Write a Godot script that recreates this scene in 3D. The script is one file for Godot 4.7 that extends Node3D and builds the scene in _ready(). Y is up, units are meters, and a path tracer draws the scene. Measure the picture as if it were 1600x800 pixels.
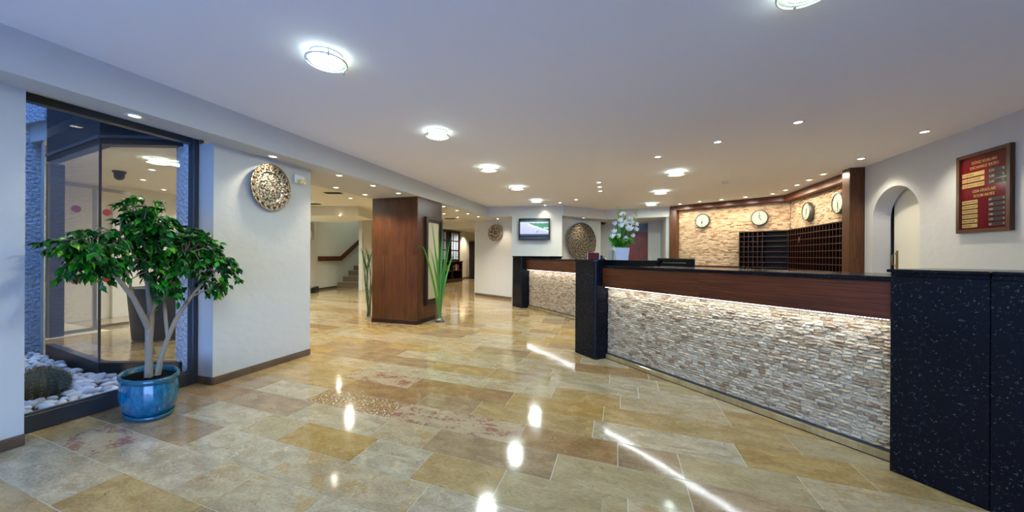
extends Node3D

const CEIL := 2.58
const SOFF := 2.31
var rng := RandomNumberGenerator.new()
var taken := {}
var M := {}

# ------------------------------------------------------------------ mesh builder
class MB:
	var st := SurfaceTool.new()
	var uvs := 1.0
	var uvo := Vector2.ZERO
	var plan := Vector2.ZERO
	func _init():
		st.begin(Mesh.PRIMITIVE_TRIANGLES)
		st.set_smooth_group(-1)
	func col(c: Color):
		st.set_color(c)
	func smooth(g: int):
		st.set_smooth_group(g)
	func v(p: Vector3, uv = null):
		if plan.x > 0.0: uv = Vector2(0.5 + p.x / plan.x * 0.5, 0.5 - p.y / plan.y * 0.5)
		st.set_uv(uv if uv != null else Vector2(p.x, p.z) * uvs + uvo)
		st.add_vertex(p)
	func tri(a: Vector3, b: Vector3, c: Vector3, ua = null, ub = null, uc = null):
		v(a, ua); v(c, uc); v(b, ub)
	func quad(a: Vector3, b: Vector3, c: Vector3, d: Vector3, uv := []):
		if uv.size() == 4:
			tri(a, b, c, uv[0], uv[1], uv[2]); tri(a, c, d, uv[0], uv[2], uv[3])
		else:
			tri(a, b, c); tri(a, c, d)
	func box(c: Vector3, s: Vector3, bev := 0.0, bs := Basis.IDENTITY):
		var h := s * 0.5
		var b := minf(bev, minf(h.x, minf(h.y, h.z)) * 0.9)
		var P := func(ax: int, sx: float, sy: float, sz: float) -> Vector3:
			var q := Vector3(sx * (h.x - (0.0 if ax == 0 else b)), sy * (h.y - (0.0 if ax == 1 else b)), sz * (h.z - (0.0 if ax == 2 else b)))
			return c + bs * q
		for s1 in [-1.0, 1.0]:
			var f := [[P.call(0, s1, -1, -1), P.call(0, s1, 1, -1), P.call(0, s1, 1, 1), P.call(0, s1, -1, 1)],
				[P.call(1, -1, s1, -1), P.call(1, -1, s1, 1), P.call(1, 1, s1, 1), P.call(1, 1, s1, -1)],
				[P.call(2, -1, -1, s1), P.call(2, 1, -1, s1), P.call(2, 1, 1, s1), P.call(2, -1, 1, s1)]]
			for q in f:
				if s1 > 0: quad(q[0], q[1], q[2], q[3])
				else: quad(q[3], q[2], q[1], q[0])
		if b > 0.0:
			for s1 in [-1.0, 1.0]:
				for s2 in [-1.0, 1.0]:
					var up: bool = s1 * s2 > 0
					var e := [[P.call(0, s1, s2, -1), P.call(1, s1, s2, -1), P.call(1, s1, s2, 1), P.call(0, s1, s2, 1)],
						[P.call(1, -1, s1, s2), P.call(2, -1, s1, s2), P.call(2, 1, s1, s2), P.call(1, 1, s1, s2)],
						[P.call(2, s2, -1, s1), P.call(0, s2, -1, s1), P.call(0, s2, 1, s1), P.call(2, s2, 1, s1)]]
					for q in e:
						if up: quad(q[0], q[1], q[2], q[3])
						else: quad(q[3], q[2], q[1], q[0])
			for sx in [-1.0, 1.0]:
				for sy in [-1.0, 1.0]:
					for sz in [-1.0, 1.0]:
						var a: Vector3 = P.call(0, sx, sy, sz)
						var bb: Vector3 = P.call(1, sx, sy, sz)
						var cc: Vector3 = P.call(2, sx, sy, sz)
						if sx * sy * sz > 0: tri(a, bb, cc)
						else: tri(a, cc, bb)
	func ring_pts(p: Vector3, r: float, n: int, x: Vector3, y: Vector3) -> PackedVector3Array:
		var o := PackedVector3Array()
		for i in n:
			var t := TAU * i / n
			o.append(p + x * (cos(t) * r) + y * (sin(t) * r))
		return o
	func lathe(prof: Array, n := 24, o := Vector3.ZERO, bs := Basis.IDENTITY, sharp := false, sx := 1.0, sz := 1.0):
		# prof: Vector2(radius, height) going up the outside; bs.y is the axis
		for i in prof.size() - 1:
			st.set_smooth_group(i + 1 if sharp else 1)
			for k in n:
				var t0 := -TAU * k / n
				var t1 := -TAU * (k + 1) / n
				var f := func(q: Vector2, t: float) -> Vector3: return o + bs * Vector3(cos(t) * q.x * sx, q.y, sin(t) * q.x * sz)
				var a: Vector3 = f.call(prof[i], t0)
				var b: Vector3 = f.call(prof[i], t1)
				var c: Vector3 = f.call(prof[i + 1], t1)
				var d: Vector3 = f.call(prof[i + 1], t0)
				var ua := Vector2(float(k) / n, float(i) / prof.size()); var ub := Vector2(float(k + 1) / n, float(i) / prof.size())
				var uc := Vector2(float(k + 1) / n, float(i + 1) / prof.size()); var ud := Vector2(float(k) / n, float(i + 1) / prof.size())
				if prof[i].x > 1e-6: tri(a, b, c, ua, ub, uc)
				if prof[i + 1].x > 1e-6: tri(a, c, d, ua, uc, ud)
		st.set_smooth_group(-1)
	func tube(pts: Array, rad: Array, n := 8, cap := true):
		st.set_smooth_group(2)
		var rings := []
		var ref := Vector3.UP
		for i in pts.size():
			var dir: Vector3 = (pts[mini(i + 1, pts.size() - 1)] - pts[maxi(i - 1, 0)]).normalized()
			if absf(dir.dot(ref)) > 0.95: ref = Vector3.RIGHT if absf(dir.x) < 0.9 else Vector3.FORWARD
			var x := ref.cross(dir).normalized()
			var y := dir.cross(x).normalized()
			rings.append(ring_pts(pts[i], rad[i], n, x, y))
		for i in pts.size() - 1:
			for k in n:
				var k2 := (k + 1) % n
				quad(rings[i][k], rings[i][k2], rings[i + 1][k2], rings[i + 1][k])
		st.set_smooth_group(-1)
		if cap:
			for k in range(1, n - 1):
				tri(rings[0][0], rings[0][k + 1], rings[0][k])
				var e: PackedVector3Array = rings[-1]
				tri(e[0], e[k], e[k + 1])
	func prism(poly: PackedVector2Array, z0: float, z1: float, bs := Basis.IDENTITY, o := Vector3.ZERO):
		# polygon in local x,y, pulled from z0 to z1 (z1 > z0)
		var pl := poly
		if Geometry2D.is_polygon_clockwise(pl): pl.reverse()
		var ix := Geometry2D.triangulate_polygon(pl)
		var f := func(q: Vector2, z: float) -> Vector3: return o + bs * Vector3(q.x, q.y, z)
		for i in range(0, ix.size(), 3):
			var a := pl[ix[i]]; var b := pl[ix[i + 1]]; var c := pl[ix[i + 2]]
			if (b - a).cross(c - a) < 0.0:
				var t := b; b = c; c = t
			tri(f.call(a, z1), f.call(b, z1), f.call(c, z1))
			tri(f.call(a, z0), f.call(c, z0), f.call(b, z0))
		for i in pl.size():
			var a := pl[i]; var b := pl[(i + 1) % pl.size()]
			quad(f.call(a, z0), f.call(b, z0), f.call(b, z1), f.call(a, z1))
	func sphere(c: Vector3, r: Vector3, n := 12, m := 8, bs := Basis.IDENTITY):
		var pr := []
		for i in m + 1:
			var t := -PI / 2 + PI * i / m
			pr.append(Vector2(cos(t) if i > 0 and i < m else 0.0, sin(t)))
		lathe(pr, n, c, bs * Basis.from_scale(r))
	func done() -> ArrayMesh:
		st.index()
		st.generate_normals()
		return st.commit()

# ------------------------------------------------------------------ node helpers
func numbered(called: String, parent: Node) -> String:
	var k := str(parent.get_instance_id()) + called
	if not taken.has(k):
		taken[k] = 0
		return called
	taken[k] += 1
	return "%s_%03d" % [called, taken[k]]

func obj(called: String, m, mat: Material, parent: Node = self, at := Vector3.ZERO, turn := 0.0) -> MeshInstance3D:
	var o := MeshInstance3D.new()
	o.name = numbered(called, parent)
	o.mesh = m.done() if m is MB else m
	o.material_override = mat
	o.position = at
	o.rotation.y = turn
	parent.add_child(o)
	return o

func thing(called: String, label: String, category: String, at := Vector3.ZERO, turn := 0.0, group := "") -> Node3D:
	var o := Node3D.new()
	o.name = numbered(called, self)
	add_child(o)
	o.position = at
	o.rotation.y = turn
	tag(o, label, category, group)
	return o

func tag(o: Node, label: String, category: String, group := "") -> Node:
	o.set_meta("label", label)
	o.set_meta("category", category)
	if group != "": o.set_meta("group", group)
	return o

func struct(called: String, m, mat: Material, label := "", at := Vector3.ZERO, turn := 0.0) -> MeshInstance3D:
	var o := obj(called, m, mat, self, at, turn)
	o.set_meta("kind", "structure")
	if label != "":
		tag(o, label, called.split("_")[0])
	return o

func copy(src: Node3D, at: Vector3, turn: float, label: String, group := "") -> Node3D:
	var o: Node3D = src.duplicate()
	var base := str(src.name)
	if base.length() > 4 and base.substr(base.length() - 4, 1) == "_" and base.right(3).is_valid_int(): base = base.left(base.length() - 4)
	o.name = numbered(base, self)
	add_child(o)
	o.position = at
	o.rotation.y = turn
	tag(o, label, str(src.get_meta("category")), group)
	return o

func bx(a: Vector3, b: Vector3, bev := 0.0) -> MB:
	var m := MB.new()
	m.box((a + b) * 0.5, (b - a).abs(), bev)
	return m

func wall_line(a: Vector2, b: Vector2, y0: float, y1: float, th: float) -> MB:
	# wall whose seen face runs from a to b (left to right as seen); its thickness lies behind
	var m := MB.new()
	var d := (b - a).normalized()
	var bs := Basis(Vector3(d.x, 0, d.y), Vector3.UP, Vector3(-d.y, 0, d.x))
	m.box(Vector3(a.x, 0, a.y) + bs * Vector3(a.distance_to(b) / 2, (y0 + y1) / 2, -th / 2), Vector3(a.distance_to(b), y1 - y0, th), 0.0, bs)
	return m

# ------------------------------------------------------------------ materials
func mat(c: Color, rough := 0.7, spec := 0.5, metal := 0.0) -> StandardMaterial3D:
	var m := StandardMaterial3D.new()
	m.albedo_color = c
	m.roughness = rough
	m.metallic_specular = spec
	m.metallic = metal
	return m

func noise(sd: int, f: float, oct := 4, kind := FastNoiseLite.TYPE_SIMPLEX_SMOOTH) -> FastNoiseLite:
	var n := FastNoiseLite.new()
	n.seed = sd
	n.frequency = f
	n.noise_type = kind
	n.fractal_octaves = oct
	n.fractal_type = FastNoiseLite.FRACTAL_FBM
	return n

func tex(im: Image) -> ImageTexture:
	return ImageTexture.create_from_image(im)

func bump_tex(sd: int, f: float, oct := 4) -> NoiseTexture2D:
	var t := NoiseTexture2D.new()
	t.width = 512; t.height = 512
	t.seamless = true
	t.noise = noise(sd, f, oct)
	return t

func tri_map(m: StandardMaterial3D, s: float):
	m.uv1_triplanar = true
	m.uv1_scale = Vector3(s, s, s)

func wood_image(sd: int, c0: Color, c1: Color, w := 256, h := 512) -> Image:
	var im := Image.create(w, h, false, Image.FORMAT_RGB8)
	var n1 := noise(sd, 0.05, 3); var n2 := noise(sd + 1, 0.25, 2); var n3 := noise(sd + 2, 0.012, 2)
	for x in w:
		for y in h:
			var a := 0.5 + 0.5 * n3.get_noise_2d(x * 1.0, y * 0.25)
			var b := n1.get_noise_2d(x * 2.2 + 12.0 * a, y * 0.05)
			var c := n2.get_noise_2d(x * 2.5, y * 0.035)
			var t := clampf(0.5 + 0.45 * b + 0.35 * c + 0.35 * (a - 0.5), 0, 1)
			im.set_pixel(x, y, c0.lerp(c1, t))
	return im

func marble_image(sd: int, c0: Color, c1: Color, vein: Color, amt: float, blotch := Color.BLACK, bl := 0.0) -> Image:
	var s := 512
	var im := Image.create(s, s, false, Image.FORMAT_RGB8)
	var n1 := noise(sd, 0.006, 4); var n2 := noise(sd + 7, 0.011, 3); var n3 := noise(sd + 13, 0.05, 3); var n4 := noise(sd + 29, 0.0055, 3); var n5 := noise(sd + 31, 0.2, 2)
	for y in s:
		for x in s:
			var w := n2.get_noise_2d(x, y * 1.6)
			var t := clampf(0.5 + 0.7 * n1.get_noise_2d(x + 40.0 * w, y * 2.4 + 40.0 * w) + 0.45 * n3.get_noise_2d(x * 0.9, y * 3.2 + 30.0 * w) + 0.28 * n5.get_noise_2d(x, y * 1.6), 0, 1)
			var c := c0.lerp(c1, t)
			var r := absf(n4.get_noise_2d(x + 34.0 * w + 500.0, y * 1.6 + 60.0 * w))
			var r2 := absf(n4.get_noise_2d(x * 2.1 + 50.0 * w + 90.0, y * 3.0 + 20.0 * w))
			var k := clampf(1.0 - r / 0.016, 0, 1) * clampf(0.35 + 1.8 * w, 0, 1)
			k = maxf(k, 0.6 * clampf(1.0 - r2 / 0.022, 0, 1) * clampf(0.1 - 2.0 * w, 0, 1))
			c = c.lerp(vein, k * amt)
			if bl > 0.0:
				var q := clampf((n1.get_noise_2d(x * 1.5 + 900.0, y * 2.0) + 0.45 * n3.get_noise_2d(x + 300.0, y * 1.3) - 0.12) * 3.2, 0, 1)
				q *= 0.55 + 0.45 * clampf(0.5 + 1.6 * n3.get_noise_2d(x * 1.7, y * 2.2 + 77.0), 0, 1)
				c = c.lerp(blotch, q * bl)
			if bl == 0.0 and blotch.r > 0.8:
				c = c.lerp(blotch, clampf((n5.get_noise_2d(x * 0.35, y * 0.5) + 0.5 * n3.get_noise_2d(x, y) - 0.42) * 9.0, 0, 1))
			im.set_pixel(x, y, c)
	return im

func granite_image() -> Image:
	var s := 512
	var im := Image.create(s, s, false, Image.FORMAT_RGB8)
	var n1 := noise(5, 0.035, 3); var n2 := noise(6, 0.03, 2); var n3 := noise(8, 0.02, 2); var n4 := noise(9, 0.3, 2); var n5 := noise(10, 0.006, 2)
	for y in s:
		for x in s:
			var g := 0.5 + 0.5 * n4.get_noise_2d(x, y)
			var c := Color(0.040, 0.044, 0.060).lerp(Color(0.085, 0.09, 0.115), g)
			var w := 22.0 * n3.get_noise_2d(x, y)
			var r := absf(n1.get_noise_2d(x + w, y - w))
			var gate := clampf((n2.get_noise_2d(x + 99.0, y) - 0.22 + 0.15 * n5.get_noise_2d(x, y)) * 6.0, 0, 1)
			var k := clampf(1.0 - r / 0.06, 0, 1) * gate
			c = c.lerp(Color(0.66, 0.68, 0.72), k * 0.75)
			im.set_pixel(x, y, c)
	return im

func plate_images(sd: int, dark: Color, lite: Color, rings: Array, fq := 0.055) -> Array:
	# hammered copper: colour and relief over a disc, laid out in rings of ornament
	var s := 256
	var im := Image.create(s, s, false, Image.FORMAT_RGB8)
	var hm := Image.create(s, s, false, Image.FORMAT_RGB8)
	var n := noise(sd, fq, 3); var n2 := noise(sd + 3, fq * 2.0, 2)
	for y in s:
		for x in s:
			var p := Vector2(x - s * 0.5 + 0.5, y - s * 0.5 + 0.5) / (s * 0.5)
			var r := p.length(); var a := p.angle()
			var h := 0.45 + 1.0 * n.get_noise_2d(x, y)
			for q in rings:
				if r >= q[0] and r < q[1]:
					var t: float = (r - q[0]) / (q[1] - q[0])
					var m := absf(sin(a * q[2] * 0.5 + q[3] * t * 3.0))
					h = 0.05 + 0.95 * smoothstep(0.25, 0.6, absf(m - absf(2.0 * t - 1.0) * 0.8)) + 0.35 * n2.get_noise_2d(x, y)
					if t < 0.12 or t > 0.90: h = 0.9
			h = clampf(h, 0, 1)
			hm.set_pixel(x, y, Color(h, h, h))
			im.set_pixel(x, y, dark.lerp(lite, clampf(h * 0.95 + 0.45 * n2.get_noise_2d(x * 0.6, y * 0.6), 0, 1)))
	return [tex(im), tex(hm)]

func make_materials():
	M.wall = mat(Color(0.755, 0.755, 0.745), 0.75, 0.3)
	M.wall.heightmap_enabled = true; M.wall.heightmap_texture = bump_tex(3, 0.012, 4); M.wall.heightmap_scale = 0.25; tri_map(M.wall, 0.8)
	M.ceil = mat(Color(0.90, 0.90, 0.915), 0.8, 0.2)
	M.cream = mat(Color(0.84, 0.825, 0.775), 0.75, 0.3)
	M.stucco = mat(Color(0.80, 0.80, 0.80), 0.9, 0.2)
	M.stucco.heightmap_enabled = true; M.stucco.heightmap_texture = bump_tex(8, 0.03, 3); M.stucco.heightmap_scale = 3.0; tri_map(M.stucco, 1.2)
	M.white = mat(Color(0.86, 0.86, 0.84), 0.45)
	M.black = mat(Color(0.02, 0.02, 0.022), 0.35)
	M.plastic = mat(Color(0.022, 0.022, 0.026), 0.5, 0.35)
	M.rubber = mat(Color(0.05, 0.05, 0.05), 0.7)
	M.frame = mat(Color(0.19, 0.21, 0.24), 0.4)
	M.navy = mat(Color(0.045, 0.06, 0.10), 0.5, 0.3)
	M.steel = mat(Color(0.62, 0.62, 0.60), 0.3, 0.5, 1.0)
	M.chrome = mat(Color(0.8, 0.8, 0.8), 0.15, 0.5, 1.0)
	M.brass = mat(Color(0.62, 0.52, 0.30), 0.3, 0.5, 1.0)
	M.gold = mat(Color(0.74, 0.63, 0.38), 0.35, 0.5, 0.5)
	var wv := wood_image(11, Color(0.185, 0.102, 0.054), Color(0.43, 0.25, 0.12))
	var wh: Image = wv.duplicate(); wh.rotate_90(CLOCKWISE)
	M.wood_up = mat(Color.WHITE, 0.28, 0.5); M.wood_up.albedo_texture = tex(wv); tri_map(M.wood_up, 1.1)
	M.wood_up.uv1_scale = Vector3(1.6, 0.8, 1.6)
	M.wood_along = mat(Color(1.0, 0.85, 0.76), 0.38, 0.4); M.wood_along.albedo_texture = tex(wh); tri_map(M.wood_along, 1.0)
	M.wood_along.uv1_scale = Vector3(0.8, 2.6, 2.6)
	M.wood_dark = mat(Color(0.55, 0.48, 0.5), 0.35, 0.5); M.wood_dark.albedo_texture = M.wood_up.albedo_texture; tri_map(M.wood_dark, 1.2)
	M.wood_rail = mat(Color(1.15, 1.0, 0.9), 0.35, 0.5); M.wood_rail.albedo_texture = M.wood_along.albedo_texture; tri_map(M.wood_rail, 1.2)
	M.granite = mat(Color.WHITE, 0.16, 0.26); M.granite.albedo_texture = tex(granite_image()); tri_map(M.granite, 2.3)
	M.step = mat(Color(0.54, 0.46, 0.37), 0.35)
	M.brown_marble = mat(Color(0.42, 0.35, 0.29), 0.3); M.brown_marble.albedo_texture = tex(marble_image(77, Color(0.75, 0.7, 0.66), Color(1, 1, 1), Color(1.0, 1.0, 1.0), 0.5)); tri_map(M.brown_marble, 1.5)
	M.grout = mat(Color(0.80, 0.77, 0.70), 0.6)
	var tl := [
		[Color(0.56, 0.51, 0.41), Color(0.72, 0.66, 0.55), Color(0.88, 0.86, 0.81), 0.8, Color(0.56, 0.45, 0.29), 0.35],
		[Color(0.54, 0.45, 0.29), Color(0.69, 0.59, 0.41), Color(0.44, 0.32, 0.18), 0.8, Color(0.58, 0.44, 0.23), 0.3],
		[Color(0.55, 0.44, 0.25), Color(0.68, 0.57, 0.36), Color(0.82, 0.78, 0.69), 0.6, Color(0.57, 0.40, 0.17), 0.5],
		[Color(0.50, 0.41, 0.30), Color(0.63, 0.54, 0.41), Color(0.38, 0.28, 0.22), 0.8, Color(0.62, 0.52, 0.37), 0.3],
		[Color(0.60, 0.52, 0.41), Color(0.70, 0.62, 0.50), Color(0.46, 0.29, 0.25), 0.7, Color(0.45, 0.24, 0.21), 0.75],
		[Color(0.55, 0.49, 0.36), Color(0.68, 0.61, 0.47), Color(0.42, 0.35, 0.25), 0.8, Color(0.64, 0.53, 0.34), 0.35],
		[Color(0.58, 0.51, 0.40), Color(0.72, 0.65, 0.52), Color(0.50, 0.37, 0.19), 0.8, Color(0.62, 0.48, 0.28), 0.7],
		[Color(0.51, 0.40, 0.26), Color(0.61, 0.49, 0.33), Color(0.80, 0.76, 0.68), 0.7, Color(0.48, 0.31, 0.20), 0.45],
		[Color(0.50, 0.39, 0.25), Color(0.60, 0.48, 0.32), Color(0.86, 0.84, 0.80), 0.9, Color(0.88, 0.87, 0.84), 0.0],
	]
	M.tiles = []
	for i in tl.size():
		var m := mat(Color.WHITE, 0.095, 0.56)
		m.albedo_texture = tex(marble_image(100 + i * 17, tl[i][0], tl[i][1], tl[i][2], tl[i][3], tl[i][4], tl[i][5]))
		m.heightmap_enabled = true; m.heightmap_texture = bump_tex(60, 0.006, 2) if i == 0 else M.tiles[0].heightmap_texture; m.heightmap_scale = 0.05
		M.tiles.append(m)
	M.stone = mat(Color.WHITE, 0.85, 0.3); M.stone.vertex_color_use_as_albedo = true
	M.stone.heightmap_enabled = true; M.stone.heightmap_texture = bump_tex(21, 0.03, 4); M.stone.heightmap_scale = 0.6; tri_map(M.stone, 6.0)
	M.mortar = mat(Color(0.40, 0.36, 0.30), 0.9)
	M.glass = mat(Color(1, 1, 1, 0.004), 0.02, 0.36); M.glass.transparency = BaseMaterial3D.TRANSPARENCY_ALPHA
	M.tint_glass = mat(Color(0.7, 0.8, 0.85, 0.006), 0.02, 0.36); M.tint_glass.transparency = BaseMaterial3D.TRANSPARENCY_ALPHA
	M.rim_glass = mat(Color(0.9, 1.0, 0.95, 0.16), 0.03, 0.5); M.rim_glass.transparency = BaseMaterial3D.TRANSPARENCY_ALPHA
	M.clear = mat(Color(1, 1, 1, 0.0), 0.02, 0.5); M.clear.refraction_enabled = true; M.clear.refraction_scale = 0.05
	M.mirror = mat(Color(0.86, 0.85, 0.80), 0.03, 0.5, 1.0)
	M.pot = mat(Color.WHITE, 0.16, 0.6)
	var pi := Image.create(256, 256, false, Image.FORMAT_RGB8)
	var pn := noise(44, 0.02, 4); var pn2 := noise(45, 0.09, 3)
	for x in 256:
		for y in 256:
			var t := clampf(0.5 + 0.7 * pn.get_noise_2d(x * 2.5, y * 0.8) + 0.25 * pn2.get_noise_2d(x, y * 0.6), 0, 1)
			pi.set_pixel(x, y, Color(0.012, 0.25, 0.40).lerp(Color(0.07, 0.49, 0.60), t))
	M.pot.albedo_texture = tex(pi); tri_map(M.pot, 2.5)
	M.pot_rim = mat(Color(0.03, 0.32, 0.40), 0.18, 0.6)
	M.soil = mat(Color(0.06, 0.04, 0.03), 0.95, 0.2)
	M.bark = mat(Color(0.58, 0.53, 0.47), 0.9, 0.2)
	M.bark.heightmap_enabled = true; M.bark.heightmap_texture = bump_tex(31, 0.04, 3); M.bark.heightmap_scale = 0.5; tri_map(M.bark, 6.0)
	M.leaf = []
	for c in [Color(0.035, 0.25, 0.05), Color(0.06, 0.33, 0.06), Color(0.13, 0.48, 0.07), Color(0.38, 0.62, 0.10)]:
		var l := mat(c, 0.36, 0.36)
		l.backlight_enabled = true; l.backlight = c * 0.8
		l.cull_mode = BaseMaterial3D.CULL_DISABLED
		M.leaf.append(l)
	M.foliage = mat(Color.WHITE, 0.38, 0.36); M.foliage.vertex_color_use_as_albedo = true; M.foliage.cull_mode = BaseMaterial3D.CULL_DISABLED
	M.reed = mat(Color(0.27, 0.50, 0.07), 0.4); M.reed.backlight_enabled = true; M.reed.backlight = Color(0.06, 0.16, 0.03)
	M.reed_dark = mat(Color(0.14, 0.30, 0.09), 0.5)
	M.petal = mat(Color(0.90, 0.90, 0.87), 0.6); M.petal.backlight_enabled = true; M.petal.backlight = Color(0.35, 0.35, 0.33)
	M.bud = mat(Color(0.55, 0.66, 0.30), 0.6)
	M.porcelain = mat(Color(0.84, 0.85, 0.87), 0.15, 0.55)
	M.pebble = []
	for c in [Color(0.84, 0.84, 0.83), Color(0.76, 0.76, 0.75), Color(0.70, 0.69, 0.66), Color(0.80, 0.77, 0.70)]:
		M.pebble.append(mat(c, 0.75, 0.3))
	M.cactus = mat(Color(0.10, 0.17, 0.07), 0.7); M.spine = mat(Color(0.55, 0.50, 0.30), 0.6)
	M.red = mat(Color(0.55, 0.02, 0.03), 0.4)
	M.maroon = mat(Color(0.35, 0.014, 0.065), 0.10, 0.5)
	M.oxblood = mat(Color(0.36, 0.06, 0.045), 0.5, 0.3)
	M.ivory = mat(Color(0.80, 0.76, 0.62), 0.5)
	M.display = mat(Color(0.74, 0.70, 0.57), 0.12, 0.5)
	M.dial = mat(Color(0.66, 0.70, 0.63), 0.35)
	M.lamp_disc = mat(Color(0.95, 0.97, 0.95), 0.4)
	M.lamp_disc.emission_enabled = true; M.lamp_disc.emission = Color(0.93, 1.0, 0.96); M.lamp_disc.emission_energy_multiplier = 10.0
	M.lamp_spot = mat(Color(0.95, 0.95, 0.9), 0.4)
	M.lamp_spot.emission_enabled = true; M.lamp_spot.emission = Color(1.0, 0.95, 0.84); M.lamp_spot.emission_energy_multiplier = 6.0
	M.wood_door = mat(Color(1.5, 0.85, 0.55), 0.4); M.wood_door.albedo_texture = M.wood_up.albedo_texture; tri_map(M.wood_door, 1.0)
	M.frosted = mat(Color(0.66, 0.72, 0.80), 0.12, 0.6)
	M.step_riser = mat(Color(0.48, 0.41, 0.34), 0.4)
	M.planter = mat(Color(0.05, 0.045, 0.045), 0.5)
	M.brown_grey = mat(Color(0.16, 0.13, 0.12), 0.5)
	M.clock_rim = mat(Color(0.36, 0.37, 0.34), 0.3, 0.5, 0.7)
	M.slate = mat(Color(0.02, 0.045, 0.05), 0.35)
	M.wood_red = mat(Color(0.24, 0.05, 0.035), 0.4)
	M.led = mat(Color(1, 1, 1), 0.4)
	M.led.emission_enabled = true; M.led.emission = Color(0.95, 0.98, 1.0); M.led.emission_energy_multiplier = 5.0

# ------------------------------------------------------------------ builders
var disc0: Node3D
func disc_lamp(at: Vector3, label: String, e := 1.0):
	var t: Node3D
	if disc0 == null:
		t = thing("ceiling_lamp", label, "ceiling lamp", at, 0, "round glass ceiling lamps")
		disc0 = t
		var m := MB.new(); m.lathe([Vector2(0, -0.010), Vector2(0.100, -0.010), Vector2(0.100, 0.0), Vector2(0, 0.0)], 40, Vector3.ZERO, Basis.IDENTITY, true); obj("mounting_plate", m, M.white, t)
		m = MB.new(); m.lathe([Vector2(0, -0.046), Vector2(0.080, -0.046), Vector2(0.091, -0.040), Vector2(0.093, -0.011), Vector2(0, -0.011)], 40, Vector3.ZERO, Basis.IDENTITY, true); obj("diffuser", m, M.lamp_disc, t)
		m = MB.new(); m.lathe([Vector2(0.096, -0.052), Vector2(0.124, -0.052), Vector2(0.127, -0.049), Vector2(0.124, -0.046), Vector2(0.096, -0.046), Vector2(0.096, -0.052)], 48); obj("glass_rim", m, M.rim_glass, t)
		m = MB.new(); m.lathe([Vector2(0.122, -0.054), Vector2(0.129, -0.052), Vector2(0.129, -0.046), Vector2(0.122, -0.044)], 48); obj("rim_edge", m, M.white, t)
		for k in 3:
			var a := TAU * k / 3 + 0.5
			m = MB.new(); m.lathe([Vector2(0, -0.058), Vector2(0.006, -0.057), Vector2(0.006, -0.010), Vector2(0, -0.012)], 10, Vector3(cos(a) * 0.100, 0, sin(a) * 0.15)); obj("clip", m, M.chrome, t)
	else:
		t = copy(disc0, at, rng.randf() * TAU, label, "round glass ceiling lamps")
	var l := AreaLight3D.new()
	l.name = numbered("disc_light", self)
	add_child(l)
	l.area_size = Vector2(0.17, 0.17)
	l.position = at + Vector3(0, -0.062, 0)
	l.rotation.x = -PI / 2
	l.light_color = Color(0.93, 1.0, 0.96); l.light_energy = E_DISC * e; l.area_range = 14; l.area_attenuation = 2; l.shadow_enabled = true

var spot0: Node3D
func downlight(at: Vector3, label: String, e := 1.0, warm := Color(1.0, 0.93, 0.80), ang := 52.0, aim := Vector3.DOWN):
	if spot0 == null:
		spot0 = thing("downlight", label, "downlight", at, 0, "recessed downlights")
		var m := MB.new(); m.lathe([Vector2(0.034, -0.004), Vector2(0.048, -0.007), Vector2(0.056, -0.003), Vector2(0.056, 0.0), Vector2(0.034, 0.0)], 28); obj("bezel", m, M.white, spot0)
		m = MB.new(); m.lathe([Vector2(0, -0.006), Vector2(0.024, -0.005), Vector2(0.036, -0.001), Vector2(0, -0.001)], 24); obj("lens", m, M.lamp_spot, spot0)
	else:
		copy(spot0, at, 0, label, "recessed downlights")
	var l := SpotLight3D.new()
	l.name = numbered("spot_light", self)
	add_child(l)
	l.position = at + Vector3(0, -0.03, 0)
	l.look_at_from_position(l.position, l.position + aim, Vector3.FORWARD if absf(aim.normalized().y) > 0.9 else Vector3.UP)
	l.light_color = warm; l.light_energy = E_SPOT * e; l.light_size = 0.03; l.spot_range = 12; l.spot_angle = ang; l.spot_angle_attenuation = 0.8; l.spot_attenuation = 2; l.shadow_enabled = true

func stone_block(m: MB, c: Vector3, w: float, h: float, d: float, tone: Color):
	# one split-face block: a front of 3 x 2 facets of uneven depth; c is the middle of its back, front towards +z
	m.col(tone)
	var P := []
	for j in 3:
		for i in 4:
			var edge := i == 0 or i == 3 or j == 0 or j == 2
			var z := d * (rng.randf_range(0.35, 0.75) if edge else rng.randf_range(0.6, 1.15))
			P.append(c + Vector3((i / 3.0 - 0.5) * w + (0.0 if edge else rng.randf_range(-0.12, 0.12) * w), (j / 2.0 - 0.5) * h + (rng.randf_range(-0.12, 0.12) * h if j == 1 else 0.0), z))
	for j in 2:
		for i in 3:
			var q := j * 4 + i
			if rng.randf() < 0.5:
				m.tri(P[q], P[q + 1], P[q + 5]); m.tri(P[q], P[q + 5], P[q + 4])
			else:
				m.tri(P[q], P[q + 1], P[q + 4]); m.tri(P[q + 1], P[q + 5], P[q + 4])
	var B := [c + Vector3(-w / 2, -h / 2, 0), c + Vector3(w / 2, -h / 2, 0), c + Vector3(w / 2, h / 2, 0), c + Vector3(-w / 2, h / 2, 0)]
	m.quad(B[0], B[1], P[3], P[0]); m.quad(B[2], B[3], P[8], P[11]); m.quad(B[1], B[2], P[11], P[3]); m.quad(B[3], B[0], P[0], P[8])

func stone_tone(warm := 0.0) -> Color:
	var t := rng.randf()
	var c := Color(0.66, 0.62, 0.56).lerp(Color(0.76, 0.73, 0.68), rng.randf())
	if t < 0.20: c = Color(0.54, 0.47, 0.40).lerp(Color(0.64, 0.58, 0.51), rng.randf())
	elif t < 0.35: c = Color(0.64, 0.59, 0.52)
	c.r *= 1.03
	c.g *= 0.975
	c.b *= 0.885
	c = c.lerp(Color(minf(c.r * 1.10, 0.9), c.g * 1.06, c.b * 1.08), warm)
	return c.srgb_to_linear()

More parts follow.
